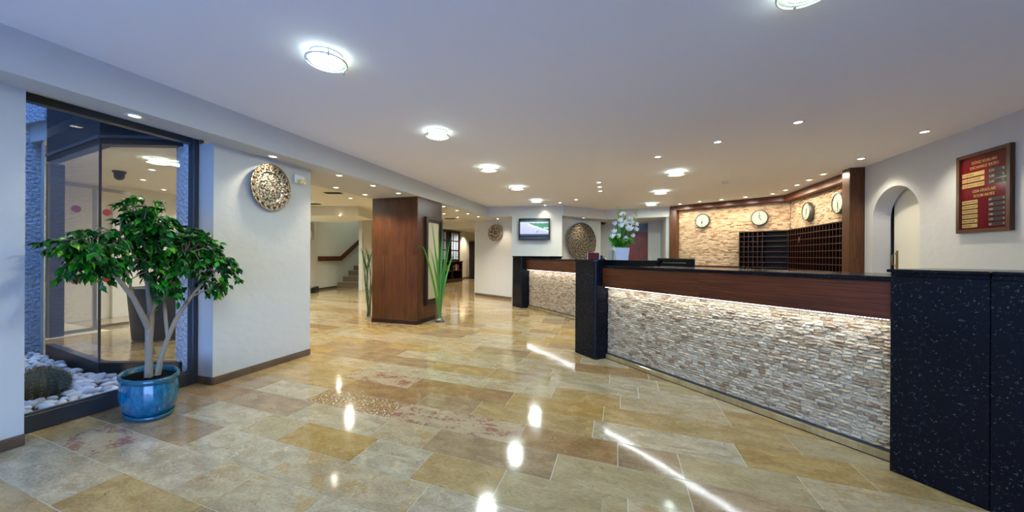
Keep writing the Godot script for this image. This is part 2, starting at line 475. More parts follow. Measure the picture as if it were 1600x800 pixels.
func stone_field(parent: Node, u0: float, u1: float, y0: float, y1: float, z: float, bw: float, bh: float, dep: float, singles_from: float, warm := 0.0):
	# running-bond split-face cladding; blocks right of singles_from are pieces of their own
	var rest := MB.new()
	var any := false
	var n := 0
	var y := y0
	var row := 0
	var rh := (y1 - y0) / roundf((y1 - y0) / bh)
	while y < y1 - 0.004:
		var u := u0 - bw * (0.5 * (row % 2) + rng.randf() * 0.2)
		while u < u1:
			var w := bw * rng.randf_range(0.75, 1.25)
			var a := maxf(u, u0); var b := minf(u + w, u1)
			if b - a > 0.012:
				var c := Vector3((a + b) / 2, y + rh / 2, z)
				if a > singles_from and n < 300:
					var m := MB.new()
					stone_block(m, Vector3.ZERO, b - a - 0.0012, rh - 0.0012, dep * rng.randf_range(0.6, 1.3), stone_tone(warm))
					obj("stone_block", m, M.stone, parent, c)
					n += 1
				else:
					stone_block(rest, c, b - a - 0.0012, rh - 0.0012, dep * rng.randf_range(0.6, 1.3), stone_tone(warm)); any = true
			u += w
		y += rh
		row += 1
	if any:
		var o := obj("stone_cladding", rest, M.stone, parent)
		o.set_meta("kind", "stuff")

var E_DISC := 1.45
var E_SPOT := 1.1

func _ready():
	rng.seed = 20240611
	# camera, sky, exposure
	var cam := Camera3D.new()
	cam.name = "camera"
	add_child(cam)
	cam.position = Vector3(0, 1.25, 0)
	cam.basis = Basis(Vector3.UP, atan(167.0 / 540.0)) * Basis(Vector3.BACK, 0.0058)
	cam.fov = rad_to_deg(2.0 * atan(400.0 / 540.0))
	cam.near = 0.05; cam.far = 120
	cam.current = true
	var we := WorldEnvironment.new()
	we.name = "world_environment"
	var env := Environment.new()
	env.background_mode = Environment.BG_SKY
	var sk := ProceduralSkyMaterial.new()
	sk.sky_top_color = Color(0.36, 0.56, 0.90); sk.sky_horizon_color = Color(0.60, 0.74, 0.94); sk.sky_curve = 0.15
	sk.ground_bottom_color = Color(0.30, 0.34, 0.42); sk.ground_horizon_color = Color(0.5, 0.58, 0.72)
	sk.sky_energy_multiplier = 1.0; sk.ground_energy_multiplier = 0.8
	env.sky = Sky.new(); env.sky.sky_material = sk
	env.background_energy_multiplier = 11.5
	env.tonemap_mode = Environment.TONE_MAPPER_LINEAR
	env.tonemap_exposure = 1.5
	env.sdfgi_enabled = true; env.ssao_enabled = true; env.ssil_enabled = true
	we.environment = env
	add_child(we)
	make_materials()
	build_shell()
	build_floor()
	build_left()
	build_column()
	build_counters()
	build_stone_wall()
	build_right_wall()
	build_far()
	build_stairs()
	build_lamps()
	build_garden()
	build_ficus()
	build_vases()
	build_flowers()

# ------------------------------------------------------------------ shell
const FLAT := Basis(Vector3(1, 0, 0), Vector3(0, 0, -1), Vector3(0, 1, 0))

func slab_poly(pts: Array, y0: float, y1: float) -> MB:
	var p := PackedVector2Array()
	for q in pts: p.append(Vector2(q[0], -q[1]))
	var m := MB.new()
	m.prism(p, y0, y1, FLAT)
	return m

func build_shell():
	struct("floor", bx(Vector3(-11.7, -0.2, -20), Vector3(3.9, -0.0012, 3.1)), M.grout, "polished marble floor of large cream, tan and ochre tiles")
	struct("ceiling", bx(Vector3(-3.95, CEIL, -20), Vector3(3.9, CEIL + 0.2, 3.1)), M.ceil, "flat white painted ceiling over the whole lobby")
	struct("ceiling", bx(Vector3(-11.7, CEIL, -9.3), Vector3(-3.95, CEIL + 0.2, -2.25)), M.cream, "cream ceiling of the side area left of the beam")
	struct("ceiling", bx(Vector3(-8.9, CEIL, -20), Vector3(-3.95, CEIL + 0.2, -9.3)), M.cream, "cream ceiling over the corridor with the bookcase")
	struct("ceiling", bx(Vector3(-11.7, 5.0, -20), Vector3(-8.9, 5.2, -9.3)), M.cream, "ceiling high over the stairwell")
	# the long beam on the left and the soffit at the far end
	struct("beam", bx(Vector3(-3.70, SOFF, -3.4), Vector3(-3.42, CEIL, 3.0)), M.wall, "long white ceiling beam running along the window wall")
	struct("beam", bx(Vector3(-3.95, 2.36, -2.31), Vector3(-3.70, CEIL, 3.0)), M.wall, "white lintel over the tall window")
	struct("beam", bx(Vector3(-4.45, SOFF, -8.75), Vector3(-3.42, CEIL, -3.4)), M.wall, "white dropped beam above the wooden column")
	struct("soffit", slab_poly([[-4.45, -8.75], [-3.42, -8.75], [-1.39, -9.02], [-0.36, -10.2], [1.28, -9.94], [1.28, -11.6], [-4.45, -11.6]], SOFF, CEIL), M.wall, "angled white dropped soffit above the television and the large copper plate")
	# left wall either side of the window
	struct("wall_left", bx(Vector3(-3.95, 0, -1.215), Vector3(-3.70, 2.36, 3.0)), M.wall, "white wall at the picture edge beside the window")
	struct("wall_left", bx(Vector3(-3.95, 0, -3.395), Vector3(-3.70, SOFF + 0.01, -2.31)), M.wall, "white wall carrying the copper plate beside the window")
	struct("baseboard_left", bx(Vector3(-3.70, 0, -1.215), Vector3(-3.686, 0.075, 3.0), 0.003), M.brown_marble, "brown marble skirting at the near end of the window wall")
	struct("baseboard_left", bx(Vector3(-3.70, 0, -3.395), Vector3(-3.686, 0.075, -2.31), 0.003), M.brown_marble, "brown marble skirting under the copper plate wall")
	struct("baseboard_left", bx(Vector3(-3.90, 0, -2.309), Vector3(-3.70, 0.075, -2.298), 0.003), M.brown_marble, "short brown skirting in the window reveal")
	# right wall with the arched niche
	var pl := PackedVector2Array([Vector2(-6.33, 0), Vector2(-6.166, 0)])
	for i in 25:
		var t := PI - PI * i / 24
		pl.append(Vector2(-5.764 + 0.402 * cos(t), 1.79 + 0.40 * sin(t)))
	pl.append_array([Vector2(-5.362, 0), Vector2(3.0, 0), Vector2(3.0, CEIL), Vector2(-6.33, CEIL)])
	var m := MB.new()
	m.prism(pl, -0.20, 0.0, Basis(Vector3(0, 0, 1), Vector3.UP, Vector3(-1, 0, 0)), Vector3(3.42, 0, 0))
	struct("wall_right", m, M.wall, "white wall on the right with an arched doorway")
	struct("wall_right", bx(Vector3(3.69, 0, -6.6), Vector3(3.85, CEIL, -4.9)), M.wall, "wall closing the arched doorway behind its door")
	# the wall behind the camera, with the entrance glazing that lets the daylight in
	struct("wall_back", bx(Vector3(-3.95, 0, 3.0), Vector3(-3.45, CEIL, 3.2)), M.wall)
	struct("wall_back", bx(Vector3(1.2, 0, 3.0), Vector3(3.9, CEIL, 3.2)), M.wall)
	struct("wall_back", bx(Vector3(-3.45, 2.35, 3.0), Vector3(1.2, CEIL, 3.2)), M.wall)
	var w := Node3D.new(); w.name = "window_2"; add_child(w); w.set_meta("kind", "structure")
	for x in [-3.42, -1.9, -0.35, 1.17]:
		obj("frame_post", bx(Vector3(x - 0.03, 0, 3.06), Vector3(x + 0.03, 2.35, 3.14)), M.frame, w)
	obj("frame_rail", bx(Vector3(-3.45, 2.29, 3.06), Vector3(1.2, 2.35, 3.14)), M.frame, w)
	obj("frame_rail", bx(Vector3(-3.45, 0.0, 3.06), Vector3(1.2, 0.1, 3.14)), M.frame, w)
	for i in 3:
		obj("pane", bx(Vector3(-3.39 + i * 1.54, 0.1, 3.095), Vector3(-1.93 + i * 1.54, 2.29, 3.105)), M.glass, w)
	struct("ground", bx(Vector3(-14, -0.4, 3.2), Vector3(14, -0.2, 30)), mat(Color(0.85, 0.86, 0.88), 0.9))

# ------------------------------------------------------------------ floor tiles
func row_z(k: float, x: float) -> float:
	return -0.92 - 0.272 * k + 0.06 * (x + 2.0)

func tile_mesh(m: MB, x0: float, x1: float, k: int):
	var g := 0.0017
	var P := func(x: float, far: bool, y: float) -> Vector3:
		return Vector3(x, y, row_z(k + (1 if far else 0), x) + (g if far else -g))
	m.uvs = 1.0 / 0.95
	m.uvo = Vector2(rng.randf() * 7.0, rng.randf() * 7.0)
	var t := [P.call(x0 + g, false, 0.0), P.call(x1 - g, false, 0.0), P.call(x1 - g, true, 0.0), P.call(x0 + g, true, 0.0)]
	m.quad(t[0], t[1], t[2], t[3])
	for i in 4:
		var j := (i + 1) % 4
		m.quad(t[i] - Vector3(0, 0.014, 0), t[j] - Vector3(0, 0.014, 0), t[j], t[i])

func build_floor():
	var fl: Node3D = get_node("floor")
	# rows seen close to: where their joints lie and which marble each tile is
	var known := {
		0: [[-3.91, 0], [-2.69, 1], [-1.95, 3], [-1.2, 6]],
		1: [[-3.91, 1], [-3.58, 4], [-3.05, 0], [-2.26, 6], [-1.45, 0], [-0.75, 3]],
		2: [[-3.91, 7], [-3.51, 3], [-2.71, 0], [-1.93, 6], [-0.98, 0], [-0.35, 6]],
		3: [[-3.91, 3], [-3.24, 0], [-2.57, 5], [-2.2, 2], [-1.55, 0], [-1.12, 1], [-0.62, 5], [0.05, 6], [0.7, 3]],
		4: [[-3.91, 7], [-3.2, 3], [-2.44, 0], [-1.65, 6], [-1.22, 3], [-0.36, 5], [0.36, 3], [1.04, 1]],
		5: [[-3.91, 3], [-3.2, 0], [-2.57, 8], [-1.7, 4], [-0.65, 7], [0.0, 3], [0.36, 5]],
		6: [[-3.91, 1], [-2.5, 7], [-1.62, 3], [-1.11, 1], [-0.17, 0], [0.74, 2]],
		7: [[-3.91, 1], [-2.7, 4], [-1.9, 7], [-0.9, 2], [-0.11, 1], [1.12, 5]],
	}
	var list := []
	for k in range(-15, 70):
		var x := -3.91 if k < 6 else -11.6
		var cuts := []
		if known.has(k):
			for q in known[k]: cuts.append(q)
			x = cuts[-1][0] + rng.randf_range(0.55, 0.8)
			if k >= 2:
				var y := -7.9
				while y < -4.5:
					list.append([y, minf(y + 0.665, -3.91), k, [1, 3, 5, 2][rng.randi() % 4]])
					y += 0.665
		while x < 3.8:
			var far := clampf(k / 14.0, 0, 1)
			var kind: int = [0, 6, 1, 3, 5, 2, 7][mini(6, int(absf(rng.randfn(far * 2.6, 1.7))))]
			cuts.append([x, kind])
			x += rng.randf_range(0.45, 0.85)
		for i in cuts.size():
			var x1: float = cuts[i + 1][0] if i + 1 < cuts.size() else 3.95
			list.append([cuts[i][0], x1, k, cuts[i][1]])
	# the 300 that show largest are pieces of their own
	var order := []
	for q in list:
		var c := Vector2((q[0] + q[1]) / 2, row_z(q[2] + 0.5, (q[0] + q[1]) / 2))
		var f := Vector2(-0.2954, -0.9553); var r := Vector2(0.9553, -0.2954)
		var dep := c.dot(f); var side := c.dot(r)
		var seen := dep > 1.2 and absf(side) < dep * 1.5 + 0.3
		var a := Vector2(c.x + 0.162, c.y + 4.417)
		var u := a.dot(Vector2(0.714, 0.70)); var n := a.dot(Vector2(-0.70, 0.714))
		if u > -0.4 and n < -0.1: seen = false
		order.append(dep if seen else 1000.0 + dep)
	var idx := range(list.size())
	idx.sort_custom(func(a, b): return order[a] < order[b])
	var rest := []
	for i in 9: rest.append(MB.new())
	for j in idx.size():
		var q: Array = list[idx[j]]
		if j < 300 and order[idx[j]] < 1000.0:
			var m := MB.new()
			tile_mesh(m, q[0], q[1], q[2])
			obj("tile", m, M.tiles[q[3]], fl)
		else:
			tile_mesh(rest[q[3]], q[0], q[1], q[2])
	var all := ArrayMesh.new()
	for i in 9:
		var am: ArrayMesh = rest[i].done()
		if am == null or am.get_surface_count() == 0: continue
		all.add_surface_from_arrays(Mesh.PRIMITIVE_TRIANGLES, am.surface_get_arrays(0))
		all.surface_set_material(all.get_surface_count() - 1, M.tiles[i])
	var o := obj("tile_field", all, null, fl)
	o.set_meta("kind", "stuff")

# ------------------------------------------------------------------ copper plates
const FACE := Basis(Vector3(1, 0, 0), Vector3(0, 0, 1), Vector3(0, -1, 0))

func copper_plate(label: String, at: Vector3, turn: float, rx: float, ry: float, inner: float, im: Array, lean := 0.0, bosses := 0, boss_mat: Material = null):
	var t := thing("copper_plate", label, "wall plate", at, turn, "copper plates on the walls")
	t.rotation.x = lean
	var mt := mat(Color.WHITE, 0.42, 0.5, 0.35)
	mt.albedo_texture = im[0]; mt.heightmap_enabled = true; mt.heightmap_texture = im[1]; mt.heightmap_scale = 0.7
	var m := MB.new(); m.plan = Vector2(rx, ry)
	m.lathe([Vector2(0, 0), Vector2(inner, 0.0), Vector2(inner * 1.02, 0.012), Vector2(0.985, 0.034), Vector2(1.0, 0.04), Vector2(0.99, 0.046), Vector2(inner * 1.05, 0.026)], 64, Vector3.ZERO, FACE, true, rx, ry)
	obj("rim", m, mt, t)
	m = MB.new(); m.plan = Vector2(rx, ry)
	m.lathe([Vector2(inner * 1.05, 0.026), Vector2(inner * 1.0, 0.024), Vector2(inner * 0.95, 0.010), Vector2(0, 0.012)], 64, Vector3.ZERO, FACE, true, rx, ry)
	obj("well", m, mt, t)
	if bosses:
		var bm := MB.new(); bm.sphere(Vector3.ZERO, Vector3(rx * 0.072, ry * 0.072, 0.008), 10, 6)
		var bmesh := bm.done()
		for k in bosses:
			var a := TAU * k / bosses
			var rr := (inner + 1.0) * 0.515
			var o := obj("rim_boss", bmesh, boss_mat, t, Vector3(cos(a) * rx * rr, sin(a) * ry * rr, 0.036))
			o.rotation.z = a
		var tri := MB.new(); tri.prism(PackedVector2Array([Vector2(0.5, 0), Vector2(-0.5, 0.42), Vector2(-0.5, 0.30), Vector2(0.2, 0), Vector2(-0.5, -0.30), Vector2(-0.5, -0.42)]), 0, 0.006)
		var tm := tri.done()
		for k in bosses:
			var a := TAU * (k + 0.5) / bosses
			var o := obj("rim_chevron", tm, M.plate_lite, t, Vector3(cos(a) * rx * 0.86, sin(a) * ry * 0.86, 0.037))
			o.rotation.z = a
			o.scale = Vector3(rx * 0.2, ry * 0.2, 1)
	return t

func build_left():
	# the tall fixed window
	var w := Node3D.new(); w.name = "window_1"; add_child(w); w.set_meta("kind", "structure")
	tag(w, "tall grey metal framed window looking into the pebble garden", "window")
	obj("frame_side", bx(Vector3(-3.98, 0, -1.262), Vector3(-3.90, 2.36, -1.215), 0.006), M.frame, w)
	obj("frame_side", bx(Vector3(-3.98, 0, -2.31), Vector3(-3.90, 2.36, -2.262), 0.006), M.frame, w)
	obj("frame_top", bx(Vector3(-3.98, 2.305, -2.262), Vector3(-3.90, 2.36, -1.262), 0.006), M.frame, w)
	obj("frame_bottom", bx(Vector3(-3.98, 0, -2.262), Vector3(-3.90, 0.125, -1.262), 0.006), M.frame, w)
	obj("glazing_bead", bx(Vector3(-3.93, 0.125, -2.262), Vector3(-3.905, 0.14, -1.262), 0.004), M.frame, w)
	obj("pane", bx(Vector3(-3.95, 0.12, -2.265), Vector3(-3.942, 2.31, -1.26)), M.glass, w)
	M.plate_lite = mat(Color(0.62, 0.55, 0.43), 0.4, 0.5, 0.6)
	M.boss = mat(Color(0.30, 0.15, 0.10), 0.4, 0.5, 0.5)
	var im := plate_images(300, Color(0.16, 0.145, 0.125), Color(0.66, 0.64, 0.58), [[0.0, 0.14, 6.0, 1.0], [0.68, 0.72, 60.0, 0.0], [0.94, 1.0, 90.0, 0.0]], 0.06)
	copper_plate("round embossed copper plate on the white wall beside the tall window", Vector3(-3.698, 1.99, -2.852), PI / 2, 0.232, 0.258, 0.66, im, 0.0, 18, M.boss)
	# double socket box near the wall's end
	var t := thing("wall_sensor", "small white box with two round openings beside the copper plate", "wall sensor", Vector3(-3.70, 2.155, -3.215), PI / 2)
	var m := MB.new(); m.box(Vector3(0, 0, 0.02), Vector3(0.135, 0.10, 0.04), 0.006); obj("case", m, M.white, t)
	m = MB.new(); m.box(Vector3(0.01, -0.025, 0.044), Vector3(0.115, 0.05, 0.012), 0.003); obj("faceplate", m, M.ivory, t)
	for s in [-1, 1]:
		m = MB.new(); m.lathe([Vector2(0.012, 0.0), Vector2(0.020, 0.0), Vector2(0.020, 0.006), Vector2(0.012, 0.006), Vector2(0.012, 0.0)], 20, Vector3(0.012 + s * 0.026, -0.025, 0.049), FACE, true); obj("ring", m, M.brass, t)

# ------------------------------------------------------------------ the panelled column
func build_column():
	var t := thing("wooden_column", "square dark wood panelled column with a framed display panel on its side", "column", Vector3(-3.939, 0, -5.865))
	t.set_meta("kind", "thing")
	var X := 0.485; var Z := 0.445
	obj("core", bx(Vector3(-X + 0.015, 0.0, -Z + 0.015), Vector3(X - 0.015, SOFF - 0.002, Z - 0.015)), M.black, t)
	# front panels: seams as in the photo; then the side and the unseen faces
	var cuts := [-X, -0.20, 0.245, X]
	for i in 3:
		obj("panel", bx(Vector3(cuts[i] + 0.0015, 0.075, Z - 0.015), Vector3(cuts[i + 1] - 0.0015, SOFF - 0.002, Z), 0.003), M.wood_up, t)
		obj("panel", bx(Vector3(cuts[i] + 0.0015, 0.075, -Z), Vector3(cuts[i + 1] - 0.0015, SOFF - 0.002, -Z + 0.015), 0.003), M.wood_up, t)
	for s in [-1, 1]:
		obj("panel", bx(Vector3(s * (X - 0.015), 0.075, -Z + 0.0155), Vector3(s * X, SOFF - 0.002, Z - 0.0155), 0.003), M.wood_up, t)
	obj("plinth", bx(Vector3(-X - 0.006, 0, -Z - 0.006), Vector3(X + 0.006, 0.075, Z + 0.006), 0.004), M.wood_dark, t)
	# framed mirror on the side that faces the counter (x = X), from near to far
	var zn := 0.215; var zf := -0.40; var y0 := 0.32; var y1 := 1.98
	for q in [[0.0, 0.055, 0.05], [0.055, 0.10, 0.03]]:
		var a: float = q[0]; var b: float = q[1]; var d: float = q[2]
		obj("display_frame", bx(Vector3(X, y0 + a, zn - b), Vector3(X + d, y1 - a, zn - a), 0.004), M.wood_dark, t)
		obj("display_frame", bx(Vector3(X, y0 + a, zf + a), Vector3(X + d, y1 - a, zf + b), 0.004), M.wood_dark, t)
		obj("display_frame", bx(Vector3(X, y0 + a, zf + b), Vector3(X + d, y0 + b, zn - b), 0.004), M.wood_dark, t)
		obj("display_frame", bx(Vector3(X, y1 - b, zf + b), Vector3(X + d, y1 - a, zn - b), 0.004), M.wood_dark, t)
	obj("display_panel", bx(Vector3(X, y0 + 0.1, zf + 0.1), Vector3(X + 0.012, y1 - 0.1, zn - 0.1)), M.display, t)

# ------------------------------------------------------------------ reception counters
const CT := -0.7755

func led_line(parent: Node3D, u0: float, u1: float, y: float, z: float, e: float):
	obj("led_tape", bx(Vector3(u0, y, z - 0.006), Vector3(u1, y + 0.003, z + 0.006)), M.white, parent)
	var m := MB.new()
	var n := int((u1 - u0) / 0.0167)
	for i in n:
		m.box(Vector3(u0 + (i + 0.5) * (u1 - u0) / n, y - 0.002, z), Vector3(0.008, 0.004, 0.008))
	var o := obj("led_chips", m, M.led, parent)
	o.set_meta("kind", "stuff")
	var l := AreaLight3D.new()
	l.name = numbered("led_light", self)
	add_child(l)
	l.area_size = Vector2(u1 - u0, 0.02)
	l.transform = parent.transform * Transform3D(Basis(Vector3.RIGHT, -PI / 2), Vector3((u0 + u1) / 2, y - 0.008, z))
	l.light_color = Color(0.95, 0.98, 1.0); l.light_energy = e; l.area_range = 8; l.area_attenuation = 2; l.shadow_enabled = true

func pier_poly(u0: float, u1: float, n0: float, n1: float, r: float) -> PackedVector2Array:
	var p := PackedVector2Array([Vector2(u0, -n0), Vector2(u1, -n0)])
	for i in 7:
		var t := -PI / 2 * i / 6
		p.append(Vector2(u1 - r + r * cos(t), -(n1 - r - r * sin(t))))
	p.append(Vector2(u0, -n1))
	return p

func counter(at: Vector3, len: float, pu: Array, pn: Array, ph: float, wy0: float, wy1: float, ledge: Array, words: String, singles: float, bw: float, bh: float, warm: float, led: float):
	# pier at the left end, with the raised granite shelf that runs on behind the counter's edge
	var p := thing("granite_pier", "polished black granite pier at the left end of the " + ("near counter" if singles < 90.0 else "far counter"), "pier", at, CT)
	var m := MB.new(); m.prism(pier_poly(pu[0], pu[1], pn[0], pn[1], 0.035), 0.0, ph - 0.022, FLAT); obj("post", m, M.granite, p)
	m = MB.new(); m.prism(PackedVector2Array([Vector2(pu[0] - 0.012, -pn[0] + 0.02), Vector2(ledge[0] + 0.01, -pn[0] + 0.02), Vector2(ledge[0] + 0.01, -ledge[1] - 0.012), Vector2(pu[1] + 0.012, -ledge[1] - 0.012), Vector2(pu[1] + 0.012, -pn[1] + 0.02), Vector2(pu[1] - 0.025, -pn[1] - 0.012), Vector2(pu[0] - 0.012, -pn[1] - 0.012)]), ph - 0.0215, ph, FLAT); obj("cap_slab", m, M.granite, p)
	obj("shelf_face", bx(Vector3(pu[1] + 0.001, wy1 + 0.03, pn[0]), Vector3(ledge[0], ph - 0.022, ledge[1])), M.granite, p)
	# the counter front
	var t := thing("reception_counter", words, "reception counter", at, CT)
	obj("core", bx(Vector3(pu[1] + 0.002, 0.0, -0.15), Vector3(len, wy1 - 0.001, -0.048)), M.mortar, t)
	stone_field(t, pu[1] + 0.002, len, 0.066, wy0 - 0.002, -0.045, bw, bh, 0.020, singles, warm)
	obj("plinth", bx(Vector3(pu[1] + 0.002, 0.006, -0.049), Vector3(len, 0.052, 0.0), 0.003), M.tiles[1], t)
	obj("plinth_groove", bx(Vector3(pu[1] + 0.002, 0.0525, -0.047), Vector3(len, 0.064, -0.02)), M.frame, t)
	obj("shadow_gap", bx(Vector3(pu[1] + 0.002, 0.0, -0.047), Vector3(len, 0.0055, -0.006)), M.black, t)
	obj("wood_fascia", bx(Vector3(pu[1] + 0.002, wy0, -0.047), Vector3(len, wy1 - 0.001, 0.06), 0.003), M.wood_along, t)
	led_line(t, pu[1] + 0.02, len - 0.02, wy0 - 0.004, 0.03, led)
	var w := thing("worktop", "narrow polished black granite worktop on the " + ("near counter" if singles < 90.0 else "far counter"), "worktop", at, CT)
	obj("slab", bx(Vector3(pu[1] + 0.014, wy1, pn[0] - 0.1), Vector3(len, wy1 + 0.028, 0.072), 0.006), M.granite, w)
	return t

func build_counters():
	counter(Vector3(-0.162, 0, -4.417), 2.476, [-0.366, 0.017], [-0.47, 0.165], 1.208, 0.882, 1.112, [0.43, -0.12], "near reception counter of split stone under a wood band", 1.62, 0.062, 0.0235, 0.0, 0.42)
	counter(Vector3(-2.154, 0, -8.18), 2.75, [-0.346, 0.073], [-0.50, 0.20], 1.25, 0.925, 1.16, [0.75, -0.15], "far reception counter of split stone behind the near one", 99.0, 0.062, 0.0235, 0.35, 0.42)
	# the big granite block nearest the camera
	var t := thing("granite_counter", "large polished black granite counter block nearest the camera on the right", "counter", Vector3(1.53, 0, -2.604), -0.876)
	obj("core", bx(Vector3(0.012, 0.0, -0.6), Vector3(1.5, 1.144, -0.02)), M.black, t)
	obj("front_panel", bx(Vector3(0.0, 0.0, -0.02), Vector3(0.353, 1.143, 0.0), 0.002), M.granite, t)
	obj("front_panel", bx(Vector3(0.3555, 0.0, -0.02), Vector3(1.5, 1.143, 0.0), 0.002), M.granite, t)
	obj("side_panel", bx(Vector3(0.0, 0.0, -0.6), Vector3(0.012, 1.143, -0.0205), 0.002), M.granite, t)
	obj("top_band", bx(Vector3(0.001, 1.1445, -0.6), Vector3(0.353, 1.167, -0.002), 0.002), M.granite, t)
	obj("top_band", bx(Vector3(0.3555, 1.1445, -0.6), Vector3(1.5, 1.167, -0.001), 0.002), M.granite, t)
	obj("cap_slab", bx(Vector3(-0.014, 1.1675, -0.62), Vector3(0.3545, 1.186, 0.016), 0.005), M.granite, t)
	obj("cap_slab", bx(Vector3(0.3555, 1.1675, -0.62), Vector3(1.5, 1.186, 0.003), 0.005), M.granite, t)
	# working desk behind the counter, and what stands there
	var cp := Vector3(-0.162, 0, -4.417)
	t = thing("inner_desk", "low wooden working desk behind the near reception counter", "desk", cp, CT)
	obj("desk_top", bx(Vector3(0.45, 0.72, -1.05), Vector3(2.2, 0.75, -0.58), 0.004), M.wood_along, t)
	for u in [0.5, 2.15]:
		obj("end_panel", bx(Vector3(u - 0.02, 0, -1.0), Vector3(u + 0.02, 0.72, -0.6)), M.wood_dark, t)
	var bs := Basis(Vector3.UP, CT)
	t = thing("monitor", "black flat monitor seen from behind above the near counter edge", "monitor", cp + bs * Vector3(0.46, 0.75, -0.68), CT + 0.12)
	var m := MB.new(); m.lathe([Vector2(0, 0), Vector2(0.12, 0.0), Vector2(0.12, 0.008), Vector2(0.03, 0.016), Vector2(0, 0.016)], 24, Vector3.ZERO, Basis.IDENTITY, true); obj("foot", m, M.plastic, t)
	obj("neck", bx(Vector3(-0.03, 0.016, -0.025), Vector3(0.03, 0.30, 0.0), 0.004), M.plastic, t)
	m = MB.new(); m.box(Vector3(0, 0.335, -0.02), Vector3(0.47, 0.30, 0.03), 0.01); obj("shell", m, M.plastic, t)
	m = MB.new(); m.box(Vector3(0, 0.335, 0.008), Vector3(0.30, 0.2, 0.03), 0.012); obj("rear_bulge", m, M.plastic, t)
	obj("screen_face", bx(Vector3(-0.22, 0.20, -0.0365), Vector3(0.22, 0.47, -0.035)), M.black, t)
	# small things on the pier's shelf
	t = thing("card_holder", "small oxblood box with silver ends beside the white flower vase", "card holder", cp + bs * Vector3(-0.21, 1.208, 0.0), CT + 0.78)
	m = MB.new(); m.box(Vector3(0, 0.045, 0), Vector3(0.14, 0.088, 0.05), 0.006); obj("body", m, M.oxblood, t)
	for s in [-1, 1]:
		m = MB.new(); m.box(Vector3(s * 0.074, 0.012, 0), Vector3(0.008, 0.024, 0.056), 0.002); obj("foot", m, M.steel, t)
		m = MB.new(); m.box(Vector3(s * 0.074, 0.05, 0), Vector3(0.006, 0.07, 0.03), 0.002); obj("end_clip", m, M.steel, t)
	t = thing("pen_holder", "small black pen holder between the oxblood box and the flower vase", "pen holder", cp + bs * Vector3(-0.075, 1.208, -0.03), CT + 0.6)
	m = MB.new(); m.box(Vector3(0, 0.01, 0), Vector3(0.07, 0.02, 0.05), 0.006); obj("base", m, M.black, t)
	m = MB.new(); m.lathe([Vector2(0, 0), Vector2(0.016, 0), Vector2(0.018, 0.035), Vector2(0, 0.035)], 14, Vector3(-0.015, 0.02, 0), Basis.IDENTITY, true); obj("cup", m, M.black, t)
	m = MB.new(); m.tube([Vector3(0.005, 0.02, 0), Vector3(0.035, 0.045, 0.0)], [0.004, 0.0025], 6); obj("pen", m, M.navy, t)

# ------------------------------------------------------------------ stone wall with clocks and pigeonholes
func clock(label: String, at: Vector3, turn: float, hour: float, minute: float):
	var t := thing("wall_clock", label, "clock", at, turn, "wall clocks on the stone wall")
	var ry := 1.08
	var m := MB.new()
	m.lathe([Vector2(0, 0), Vector2(0.150, 0), Vector2(0.166, 0.012), Vector2(0.168, 0.055), Vector2(0.160, 0.072), Vector2(0.146, 0.074), Vector2(0.142, 0.058), Vector2(0, 0.058)], 48, Vector3.ZERO, FACE, true, 1.0, ry); obj("case", m, M.clock_rim, t)
	m = MB.new(); m.lathe([Vector2(0, 0.0585), Vector2(0.1415, 0.0585), Vector2(0.1415, 0.060), Vector2(0, 0.060)], 40, Vector3.ZERO, FACE, true, 1.0, ry); obj("dial", m, M.dial, t)
	for k in 12:
		var a := TAU * k / 12
		m = MB.new(); m.box(Vector3.ZERO, Vector3(0.008, 0.026, 0.002))
		var o := obj("hour_mark", m, M.black, t, Vector3(sin(a) * 0.118, cos(a) * 0.118 * ry, 0.0612)); o.rotation.z = -a
	obj("city_line", bx(Vector3(-0.05, 0.036, 0.0602), Vector3(0.05, 0.044, 0.0612)), M.oxblood, t)
	for q in [[hour, 0.075, 0.010], [minute, 0.112, 0.007]]:
		m = MB.new(); m.prism(PackedVector2Array([Vector2(-q[2], -0.018), Vector2(q[2], -0.018), Vector2(q[2] * 0.6, q[1]), Vector2(0, q[1] + 0.006), Vector2(-q[2] * 0.6, q[1])]), 0, 0.002)
		var o := obj("hand", m, M.black, t, Vector3(0, 0.0, 0.062 + (0.0025 if q[1] > 0.1 else 0.0))); o.rotation.z = -q[0]
	m = MB.new(); m.lathe([Vector2(0.0, 0.062), Vector2(0.009, 0.062), Vector2(0.007, 0.068), Vector2(0, 0.069)], 14, Vector3.ZERO, FACE); obj("hub", m, M.steel, t)
	m = MB.new(); m.lathe([Vector2(0, 0.0715), Vector2(0.145, 0.0715), Vector2(0.145, 0.0725), Vector2(0, 0.0725)], 40, Vector3.ZERO, FACE, true, 1.0, ry); obj("glass", m, M.glass, t)

